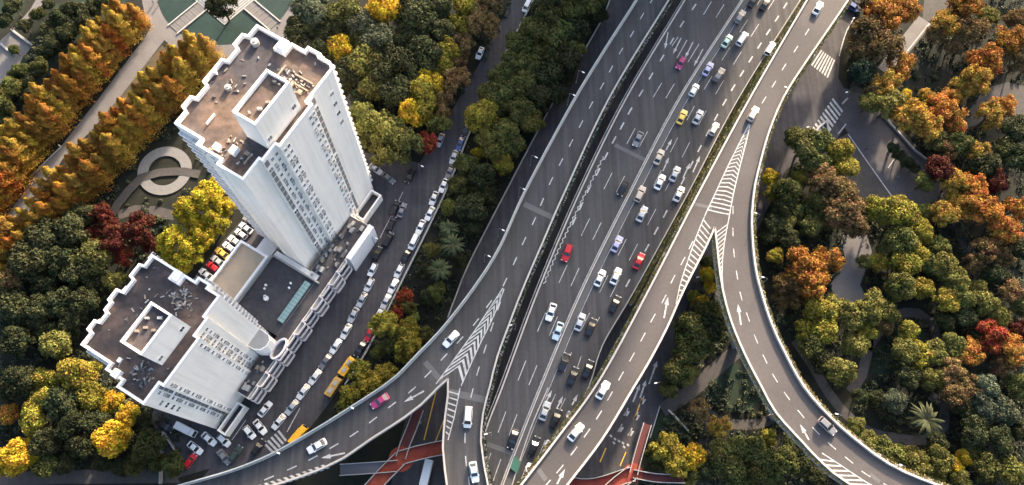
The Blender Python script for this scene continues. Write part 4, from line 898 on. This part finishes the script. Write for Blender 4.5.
def palm(seed):
    random.seed(seed); mb = MB()
    for k in range(26):
        a = 6.283*k/26+random.uniform(-.1,.1); el = random.uniform(-.1,.75); L = random.uniform(.85,1.1); prev = None
        for j in range(9):
            t = j/8; rr = L*t; z = math.sin(el)*rr+0.15-0.55*t*t; wd = 0.10*math.sin(math.pi*min(1,t*0.9+0.1)); c = Vector((rr*math.cos(a), rr*math.sin(a), z)); s = Vector((-math.sin(a), math.cos(a), 0))*wd
            if prev: mb.add([prev[0]-prev[1], prev[0]+prev[1]*0.1+Vector((0,0,.02)), c+s*0.1+Vector((0,0,.02)), c-s], [(0,1,2,3)]); mb.add([prev[0]+prev[1], prev[0]-prev[1]*0.1+Vector((0,0,.02)), c-s*0.1+Vector((0,0,.02)), c+s], [(3,2,1,0)])
            prev = (c, s)
    t = MB(); t.tube((0,0,-1.62),(0,0,0.15),0.08,0.06,8)
    return mesh_from('fronds', mb.v, mb.f, M['leaf']), mesh_from('trunk', t.v, t.f, M['bark'])
PALM = [palm(400+k) for k in range(2)]
FC = {'dk': (0.046,0.054,0.024), 'gr': (0.088,0.096,0.030), 'ol': (0.130,0.130,0.035), 'yg': (0.205,0.180,0.030), 'ye': (0.40,0.285,0.026), 'yb': (0.32,0.265,0.026),
      'or': (0.30,0.135,0.030), 'oy': (0.29,0.185,0.036), 'br': (0.15,0.098,0.042), 'rd': (0.19,0.040,0.020), 'dr': (0.066,0.018,0.012), 'bl': (0.085,0.10,0.062), 'dg': (0.022,0.042,0.026), 'pa': (0.060,0.072,0.034)}
FW = {'dk': 'dark green', 'gr': 'mid green', 'ol': 'olive green', 'yg': 'yellowish green', 'ye': 'bright yellow', 'yb': 'lemon yellow', 'or': 'orange', 'oy': 'golden orange', 'br': 'brownish', 'rd': 'red', 'dr': 'dark red', 'bl': 'greyish green', 'dg': 'deep green', 'pa': 'pale green'}
KIND = {'dk':'evergreen_tree','gr':'evergreen_tree','dg':'evergreen_tree','bl':'evergreen_tree','ol':'camphor_tree','yg':'camphor_tree','pa':'palm_tree','ye':'ginkgo_tree','yb':'ginkgo_tree','or':'maple_tree','oy':'maple_tree','br':'maple_tree','rd':'maple_tree','dr':'maple_tree'}
TR = []
def trees(zone, s):
    for t in s.split():
        a = t.split(','); TR.append(dict(zone=zone, x=float(a[0]), y=float(a[1]), r=float(a[2]), c=a[3], k=a[4] if len(a) > 4 else 'b'))
trees('grove right of the taller tower',
 '312,12,19,bl 299,33,15,dk 345,14,17,gr 330,30,14,dk 326,50,13,dk 385,9,17,ye 361,22,15,bl 338,48,13,ye 362,40,11,ol 379,42,15,bl 365,63,15,ol 373,88,12,ol 350,72,14,dk 400,60,17,dk 398,95,15,dk 420,22,17,dk 424,56,17,dk 408,40,14,dk 440,30,14,dk 436,8,15,dk 408,12,14,dk 384,72,14,dk 412,78,13,dk '
 '468,6,12,yg 460,25,11,yg 448,50,12,yg 440,68,12,yg 428,85,13,ye 422,100,15,yg 413,112,14,ye 482,24,14,br,a 487,4,14,br,a 465,45,11,br,a 459,62,9,br,a 455,82,14,br,a 441,105,13,br,a 437,122,11,ol 426,142,11,rd,a 365,120,15,ol,f 386,128,17,ol,f 404,146,16,gr,f 384,152,14,ol,f 372,140,12,gr,f 352,118,9,ol 343,88,9,dk 360,100,10,dk')
trees('belt left of the left viaduct',
 '590,2,15,gr 570,12,15,gr 550,18,15,gr 534,32,14,gr 560,38,15,gr 546,52,13,gr 520,44,12,gr 578,32,14,dk 597,14,10,dk 566,60,14,dk 550,76,14,dk 530,64,13,gr 513,62,12,gr 501,76,13,gr 520,86,14,gr 538,94,13,dk 572,48,12,ol 556,92,12,dk 503,96,13,gr 490,92,11,gr 545,4,12,dk 565,78,10,dk '
 '482,117,15,yg 500,107,12,gr 488,136,13,ol 506,130,13,ol 521,110,14,gr 531,122,11,ol 516,146,12,gr 497,151,12,ol 478,153,6,ye 503,164,10,yg 465,166,11,gr 481,176,12,dk 458,186,10,gr 474,190,8,gr 541,106,9,dk 470,207,14,dk 487,197,10,dk 449,229,9,pa,p 453,245,11,pa,p 431,250,8,ol 440,270,11,pa,p 437,291,9,ol 448,208,7,ol 470,228,9,dk 425,272,7,dk 460,262,7,dk 428,298,7,dk')
trees('garden beside the yellow buses',
 '405,297,8,rd,f 397,312,7,rd,f 409,306,7,ol,f 413,317,6,ol,f 385,325,13,yg,f 408,329,11,yg,f 409,347,14,yg,f 360,372,10,yg,f 372,386,14,yg,f 354,396,13,yg,f 387,376,12,yg,f 392,345,9,gr 425,335,7,gr 347,408,8,yg,f 378,352,7,ol')
trees('grove below the shorter tower',
 '57,346,14,ol 76,374,15,yg 90,372,11,yg 46,380,12,yg 41,400,12,yg 92,396,12,yg 110,402,10,ye 127,415,12,ye 113,439,17,ye 150,445,16,gr 173,465,12,gr 34,420,13,yg 46,440,14,dk 70,425,15,dk 80,446,12,dk 15,458,15,ye 30,452,12,ye 46,466,11,gr 1,466,9,ye 96,424,12,dk 62,402,15,dk 124,465,10,dk 10,414,9,or 20,380,14,dk 104,462,9,dk 66,463,9,dk 142,424,9,dk 8,392,10,dk 134,466,9,gr 158,462,9,gr')
trees('grove left of the shorter tower',
 '46,236,17,dk 70,231,17,dk 60,260,16,dk 94,258,16,gr 76,274,15,dk 113,281,10,ol 30,262,17,dk 10,281,14,br 20,342,15,dk 10,304,17,dk 36,311,15,dk 60,302,15,dk 36,331,8,br 84,300,14,dk 100,214,12,dr,a 118,240,15,dr,a 140,230,15,dr,a 106,226,10,dr,a 124,256,10,rd,a 92,236,10,dr,a 152,246,8,dr,a 45,285,13,dk 22,322,11,dk 46,330,11,dk 74,320,12,dk 96,285,10,dk 5,255,10,br 82,215,12,dk 62,208,10,dk')
trees('clump between the two towers',
 '208,198,15,yb,f 190,210,14,yb,f 216,186,10,yb,f 173,240,13,yb,f 192,251,12,yb,f 216,222,13,yb,f 181,262,10,yb,f 204,238,12,yb,f 228,207,9,yb,f 197,226,11,ye,f 170,258,8,yb,f')
trees('shrubbery on the upper left lawn',
 '24,26,7,dk 38,14,7,gr 48,30,8,dk 54,42,9,dk 40,66,9,gr 22,72,8,gr 12,87,9,ol 3,95,9,ol 30,82,8,dk 60,20,9,dk 72,10,9,dk 84,20,9,dk 66,34,9,dk 46,52,8,dk 5,108,10,gr 8,122,8,dk 92,8,8,dk 104,3,8,dk 77,30,7,gr 14,75,6,gr 48,4,6,dk 12,6,9,dk 4,20,9,dk 28,96,7,dk 14,50,5,gr')
trees('round plaza at the top', '221,4,15,dk,f')
trees('park right of the crosswalks',
 '885,15,17,or,a 905,9,14,or,a 870,30,14,br,a 860,46,12,br,a 882,46,17,br,a 862,73,13,dg 872,6,11,br,a 900,66,13,or,a 886,84,13,oy,a 873,89,10,br,a 905,96,6,ye 946,24,13,oy,a 965,5,15,or,a 971,30,13,br,a 989,17,10,ol,a 1011,40,14,or,a 1001,54,10,br,a 985,60,14,or,a 975,80,14,oy,a 960,87,10,oy,a 925,97,8,oy,a 951,98,10,or,a 1020,62,11,br,a 936,35,9,br,a 1016,20,10,br,a 955,45,9,br,a '
 '870,102,10,ol 890,105,13,ol 910,116,15,oy,a 926,126,14,oy,a 940,107,13,or,a 955,121,12,or,a 935,141,10,gr 960,146,12,gr 975,151,12,oy,a 990,116,13,oy,a 1004,106,11,or,a 941,171,14,dr,a 955,181,13,oy,a 970,186,13,or,a 985,166,12,dk 996,181,12,dr,a 925,181,10,ol 1014,130,13,dk 1018,160,14,dk 1005,148,12,gr 893,148,6,dk 900,156,6,dk 907,163,6,dk 914,168,6,dk 948,150,10,br,a')
trees('trees between crosswalks and curved ramp',
 '805,145,14,gr 820,141,13,gr 838,151,13,yg 845,166,11,yg 815,161,13,gr 795,137,9,gr 825,181,14,br,a 841,191,15,br,a 811,178,9,br,a 770,178,8,ye 785,191,12,gr 800,178,8,yg 772,192,8,yg 815,206,11,gr 822,221,9,gr 808,226,10,gr 845,211,17,br,a 856,226,11,br,a 800,266,17,or,a 825,261,14,or,a 810,281,16,or,a 789,284,13,br,a 773,222,10,dk 781,208,11,dk 768,238,8,dk 777,230,8,gr 775,256,8,yg 790,240,10,dk 785,222,9,gr 797,212,8,gr 780,300,8,br,a 796,300,9,br,a')
trees('right park around circular path',
 '880,211,13,yg 900,212,15,yg 921,231,11,yg 900,240,13,ol 880,263,9,yg 905,263,13,yg 916,254,11,yg 887,250,9,gr 938,246,10,ol 945,266,12,ol 956,281,12,ol 900,286,13,ol 922,289,10,yg 975,290,9,ol 945,214,13,oy,a 958,203,11,oy,a 975,206,14,or,a 990,216,15,or,a 1006,231,14,or,a 1016,209,12,or,a 985,251,13,br,a 973,264,11,br,a 1004,256,11,br,a 1018,250,11,dk 865,262,7,gr 930,265,10,gr 925,212,8,ol '
 '820,311,13,yg 835,309,13,ol 825,331,12,yg 850,316,14,ol 870,306,14,ol 886,312,11,ol 865,331,10,yg 855,346,11,ol 805,330,11,yg 810,346,11,gr 840,371,14,ol 821,361,11,dk 884,327,8,br 908,331,9,yg 905,351,12,ol 920,356,12,yg 935,355,12,ol 955,346,12,ol 970,351,13,or,a 950,371,13,br,a 930,379,12,ol 906,376,12,dk 965,386,12,br,a 990,336,14,rd,a 1010,351,14,or,a 1002,367,11,br,a 985,386,13,bl 1018,330,11,dr,a 945,299,12,yg 960,296,11,ol 985,303,12,ol 1000,318,11,ol 1010,290,12,br,a 996,275,10,dk 965,315,10,dk 945,322,9,dk 1020,305,10,gr '
 '893,401,11,bl 925,420,14,pa,p 880,451,12,ol 895,456,12,ol 911,461,12,ol 926,467,9,ol 941,461,12,ol 955,466,8,ye 964,458,8,ye 956,395,13,br,a 985,405,13,bl 1003,411,13,bl 975,431,13,dk 1000,440,13,dk 985,470,13,gr 1011,471,13,ol 937,441,9,dk 1018,385,11,gr 1020,430,11,dk 965,410,10,dk 972,452,9,gr 960,480,10,gr 935,481,9,ol 905,478,8,ol 856,425,8,ol 868,440,8,ol 877,400,8,dk 860,398,8,dk')
trees('wedge between the right ramps',
 '700,303,9,ye 694,296,7,yg 706,313,12,gr 690,331,15,gr 685,350,13,gr 701,346,13,gr 698,353,7,yg 676,371,12,gr 688,376,9,ol 713,327,13,dk 707,275,7,ye 710,287,7,ye 706,262,6,gr 700,411,11,br,a 720,426,11,oy,a 665,450,14,yg,f 690,456,12,ye,f 676,464,13,yg,f 654,457,9,gr,f 721,456,13,gr 735,450,12,gr 730,470,13,gr 750,451,13,gr 765,461,13,gr 768,438,8,yg 785,463,13,gr 755,472,12,gr 790,447,9,dk 802,468,11,dk 776,479,10,gr 815,480,10,dk 704,470,9,dk 668,390,8,gr 742,478,9,gr 690,478,9,gr')
random.seed(99)
order = {}
for t in TR: order.setdefault((t['zone'], t['c'], t['k'] == 'p'), []).append(t)
for key in order: order[key].sort(key=lambda t: t['x'])
for t in TR:
    kind = t['k']; sc = 3.55
    z = 5.0
    for _ in range(3):                                          # crown radius in metres from its size in the picture
        p = P(t['x'], t['y'], z); q = P(t['x']+t['r'], t['y'], z); r = (q-p).length*1.22; z = min(max(r*1.5+0.4, 2.0), 9.0) if kind != 'p' else r*1.6+2
    lst = {'b': BROAD, 'f': FINE, 'a': AIRY, 'p': PALM}[kind]; crown, trunk = random.choice(lst)
    same = order[(t['zone'], t['c'], kind == 'p')]; i = same.index(t); w_ = FW[t['c']]; kd = 'palm' if kind == 'p' else 'tree'
    lead = '' if len(same) == 1 else ('leftmost ' if i == 0 else 'rightmost ' if i == len(same)-1 else ORD[i]+' ')
    lab = f"{lead}{w_} {kd}" + ('' if len(same) == 1 or lead in ('leftmost ', 'rightmost ') else ' from the left') + (' of the ' if any(t['zone'].startswith(s) for s in ('grove','belt','clump','wedge','trees','shrub')) else ' in the ')+t['zone']
    root = tag(empty(KIND[t['c']] if kind != 'p' else 'palm_tree', (p.x, p.y, 0), random.random()*6.283), lab, kd, 'trees in the '+t['zone'])
    c = FC[t['c']]; j = random.uniform(.8,1.22)*(0.78 if t['c'] in ('dk','gr','dg','bl') else 0.88); hj = random.uniform(.92,1.08)
    cz = random.uniform(.9,1.12)
    o = link('crown' if kind != 'p' else 'fronds', crown, root, (0,0,z)); o.scale = (r*random.uniform(.9,1.12), r*random.uniform(.9,1.12), r*cz); o.color = (min(1,c[0]*j*hj), c[1]*j, c[2]*j, 1)
    o = link('trunk', trunk, root, (0,0,z)); o.scale = (r, r, z/1.55)
# rows of amber redwoods either side of the walkway
def redwoods(px, n, rowname, jitter, hsc):
    pts = pl(px, 0, 4.0); L = plen(pts)
    for k in range(n):
        p, d = at_len(pts, L*(k+0.5)/n); p = p+Vector((random.uniform(-jitter,jitter), random.uniform(-jitter,jitter)))
        crown, trunk = random.choice(CON); s = hsc*random.uniform(.82,1.08); root = tag(empty('redwood_tree', (p.x,p.y,0), random.random()*6.283), f'{ORD[k] if k else "nearest"} amber conical tree from the plaza in the {rowname}', 'tree', 'amber conical trees in the '+rowname)
        t = random.random(); c = (0.29-0.09*t, 0.138-0.008*t, 0.024+0.006*t)
        if random.random() < .35: c = (0.29,0.195,0.034)
        if random.random() < .08: c = (0.28,0.10,0.02)
        j = random.uniform(.85,1.15); w2 = random.uniform(.9,1.15)
        o = link('crown', crown, root); o.scale = (s*w2,s*w2,s); o.color = (c[0]*j,c[1]*j,c[2]*j,1)
        o = link('trunk', trunk, root); o.scale = (s,s,s)
redwoods([(147,24),(108,74),(68,124),(34,168),(8,206),(-20,245)], 25, 'row edging the walkway on its left', .6, 1.0)
redwoods([(133,24),(97,68),(58,116),(22,160),(-8,200)], 22, 'outer row left of the walkway', .8, 1.0)
redwoods([(207,56),(178,80),(146,116),(112,150),(82,182),(52,214),(22,244),(-10,280)], 29, 'row edging the walkway on its right', .6, 1.0)
redwoods([(220,62),(196,90),(166,120),(136,152),(104,184),(72,216),(40,248),(10,278)], 27, 'outer row right of the walkway', .8, 1.0)

# ------------------------------------------------------------------ ground cover (uncountable)
def inside(p, poly):
    c = False; n = len(poly); j = n-1
    for i in range(n):
        if (poly[i][1] > p[1]) != (poly[j][1] > p[1]) and p[0] < (poly[j][0]-poly[i][0])*(p[1]-poly[i][1])/(poly[j][1]-poly[i][1])+poly[i][0]: c = not c
        j = i
    return c
KEEP = [[(840,232),(868,230),(874,252),(862,285),(870,302),(836,306),(828,285),(846,262)], [(925,-10),(955,-10),(950,14),(936,20),(922,22)], [(985,88),(1008,82),(1040,90),(1040,140),(1000,120),(965,128),(955,145),(948,140)],
        [(812,150),(848,125),(870,92),(945,178),(940,202),(884,218)], [(62,145),(100,97),(146,36),(176,22),(163,46),(120,100),(62,162),(20,215),(0,240)]]
LINES = [(cr([P(*q) for q in l], 3.0), wd) for l, wd in (([(850,392),(862,375),(868,350),(880,330),(895,315),(918,313),(934,325),(938,345),(934,360)],2.2), ([(795,340),(812,365),(830,395),(850,418),(870,432),(895,438),(925,440),(944,425),(945,405),(930,395)],2.2),
        ([(862,300),(870,318),(868,350)],2.2), ([(662,410),(690,392),(712,372),(738,350)],2.8), ([(700,405),(718,420),(745,425),(770,420),(785,408)],2.2), ([(884,72),(925,20)],3.6), ([(112,215),(130,190),(142,178),(160,173),(200,175)],2.2), ([(118,215),(135,210),(155,211),(175,216)],2.2), ([(282,40),(300,62),(330,88),(352,104)],3.0))]
def paved(x, y, c):
    if any(inside((x, y), k) for k in KEEP) or (c-RC).length < 9.2: return True
    q = Vector((c.x, c.y)); return any((p-q).length < wd for l, wd in LINES for p in l)
def cover(name, lab, areas, clumps, leaves, m, hmax, size):
    mb = MB(); random.seed(5)
    for area, cnt in areas:
        xs = [a[0] for a in area]; ys = [a[1] for a in area]; k = 0
        while k < cnt:
            x, y = random.uniform(min(xs),max(xs)), random.uniform(min(ys),max(ys))
            if not inside((x,y), area): continue
            k += 1; c = P(x,y)
            if paved(x, y, c): continue
            R = random.uniform(.5,1.5); hh = random.uniform(.4,1)*hmax
            for j in range(leaves):
                n = rsph(); n.z = abs(n.z); p = c+Vector((n.x*R, n.y*R, n.z*hh)); leaf(mb, p, (n+rsph()*0.6).normalized(), size*random.uniform(.6,1.4))
    o = mb.build(name, m); tag(o, lab, 'shrubs', kind='stuff'); return o
cover('ground_cover', 'low dark green shrubs covering the park floor', [
  ([(290,0),(520,0),(430,150),(400,150),(330,70)], 260), ([(540,0),(605,0),(550,100),(500,194),(455,290),(400,390),(330,415),(370,352),(445,196),(500,70)], 420),
  ([(0,250),(100,190),(170,215),(175,265),(140,260),(75,340),(190,440),(160,466),(0,466)], 700), ([(855,0),(1024,0),(1024,485),(945,485),(860,440),(775,320),(765,215),(800,160),(850,200),(885,205),(940,200),(915,150),(868,95),(845,80)], 1900),
  ([(712,240),(718,300),(755,390),(820,470),(840,485),(640,485),(668,405),(665,380),(690,300)], 520), ([(100,190),(180,100),(240,190),(170,215)], 90), ([(55,10),(115,0),(60,50),(20,100),(0,125),(0,100)], 160)], None, 26, M['cover'], 1.9, .30)
cover('fallen_leaves', 'rusty fallen leaves and low red shrubs in the right park', [([(860,30),(960,0),(1024,60),(1024,240),(930,190),(870,100)], 120), ([(775,270),(835,200),(860,240),(835,300)], 40)], None, 14, mat('fallen_leaf', (0.11,0.055,0.025), 0.9, 0.4, 1.0), .35, .22)

# ------------------------------------------------------------------ street lamps
def lamp_meshes(h=9.0, arm=2.0):
    a = MB(); a.tube((0,0,0),(0,0,h),0.075,0.045,8); a.cyl((0,0),0.15,0,0.5,8)
    b_ = MB(); b_.tube((0,0,h-0.05),(arm*.5,0,h+.35),0.05,0.045,6); b_.tube((arm*.5,0,h+.35),(arm,0,h+.4),0.045,0.04,6)
    c = MB(); c.frustum((arm-.35,arm+.5,-.17,.17),(arm-.25,arm+.4,-.1,.1),h+.34,h+.48)
    return [('pole', mesh_from('pole', a.v, a.f, M['steel'], a.i)), ('arm', mesh_from('arm', b_.v, b_.f, M['steel'], b_.i)), ('lamp_head', mesh_from('lamp_head', c.v, c.f, M['lamp'], c.i))]
LM = lamp_meshes(); LM_S = lamp_meshes(7.0, 1.4)
def lamps(lst, z, where, hd, grp):
    lst = sorted(lst, key=lambda a: a[1])
    for i, (x, y) in enumerate(lst):
        ms = LM_S; p = P(x, y, z+7.4); e = P(x+hd[0], y+hd[1], z+7.4)-p; a = math.atan2(e.y, e.x); off = Vector((math.cos(a), math.sin(a)))*1.4
        lead = 'highest' if i == 0 else 'lowest' if i == len(lst)-1 else ORD[i]+' highest'
        root = tag(empty('street_lamp', (p.x-off.x, p.y-off.y, z), a), f'{lead} street lamp {where}' if len(lst) > 1 else f'street lamp {where}', 'street lamp', grp)
        for nm, me in ms: link(nm, me, root)
lamps([(583,72),(574,95),(536,157),(524,189),(503,230),(489,256),(352,408),(278,453)], 0.02 if False else Z1, 'on the noise barrier of the left viaduct', (4,2), 'lamps along the left viaduct')
lamps([(786,87),(756,213),(763,277),(837,414),(901,465)], Z3, 'on the outer edge of the curved right ramp', (-4,-1), 'lamps along the right viaduct')
lamps([(854,18),(847,92),(808,127)], 0.05, 'beside the crosswalks', (-4,1), 'lamps by the crosswalks')
lamps([(698,277),(656,383)], 0.05, 'in the wedge between right ramps', (-4,1), 'lamps between the right ramps')
lamps([(511,325),(486,434)], Z1, 'on the right parapet of the left viaduct', (-3,1), 'lamps on the right parapet')
lamps([(422,166),(376,238),(328,268)], 0.05, 'beside the side street by the taller tower', (4,2), 'lamps beside the side street')

# ------------------------------------------------------------------ a few people on foot
def person(px, col, lab, ang, pants=(0.03,0.03,0.04)):
    p = P(*px)
    root = tag(empty('person', (p.x, p.y, 0.05), ang), lab, 'person')
    J = [(0,0,.95),(0,0,1.2),(0,0,1.42),(0,0,1.52),(0,.0,1.66), (.0,.19,1.40),(.06,.24,1.12),(.2,.22,.9), (.0,-.19,1.40),(-.08,-.24,1.12),(-.1,-.23,.86), (.05,.1,.9),(.16,.1,.5),(.1,.1,.08),(.26,.1,.05), (-.02,-.1,.9),(-.06,-.1,.5),(-.3,-.1,.1),(-.16,-.1,.05)]
    E_ = [(0,1),(1,2),(2,3),(3,4),(2,5),(5,6),(6,7),(2,8),(8,9),(9,10),(0,11),(11,12),(12,13),(13,14),(0,15),(15,16),(16,17),(17,18)]
    R_ = [.15,.15,.16,.06,.10,.08,.05,.035,.08,.05,.035,.10,.07,.045,.04,.10,.07,.045,.04]
    me = bpy.data.meshes.new('body'); me.from_pydata(J, E_, []); o = link('body', me, root)
    sm = o.modifiers.new('skin', 'SKIN'); o.modifiers.new('sub', 'SUBSURF').levels = 1
    for v, r in zip(me.skin_vertices[0].data, R_): v.radius = (r, r)
    me.skin_vertices[0].data[0].use_root = True
    me.materials.append(M['cloth']); o.color = (*col, 1)
    b = MB(); b.cyl((-.02,0), .105, 1.66, 1.79, 10, .05); b.build('hair', M['hair'], root)
person((154,4), (0.05,0.05,0.07), 'left one of two people in dark clothes on the plaza walkway', 1.2)
person((159,5), (0.10,0.04,0.04), 'right one of two people in dark clothes on the plaza walkway', 1.3)
person((278,30), (0.04,0.04,0.05), 'person in dark clothes by the plaza steps near the taller tower', 2.6)
person((865,150), (0.03,0.03,0.04), 'person in dark clothes crossing the street below the crosswalks', -1.0)
person((897,178), (0.25,0.25,0.25), 'person in grey clothes walking on the street at the right', -0.8)
person((860,248), (0.04,0.04,0.04), 'person in dark clothes on the paved park square at the right', 2.0)
person((61,147), (0.5,0.5,0.5), 'person in pale clothes on the walkway between the amber trees', 0.8)
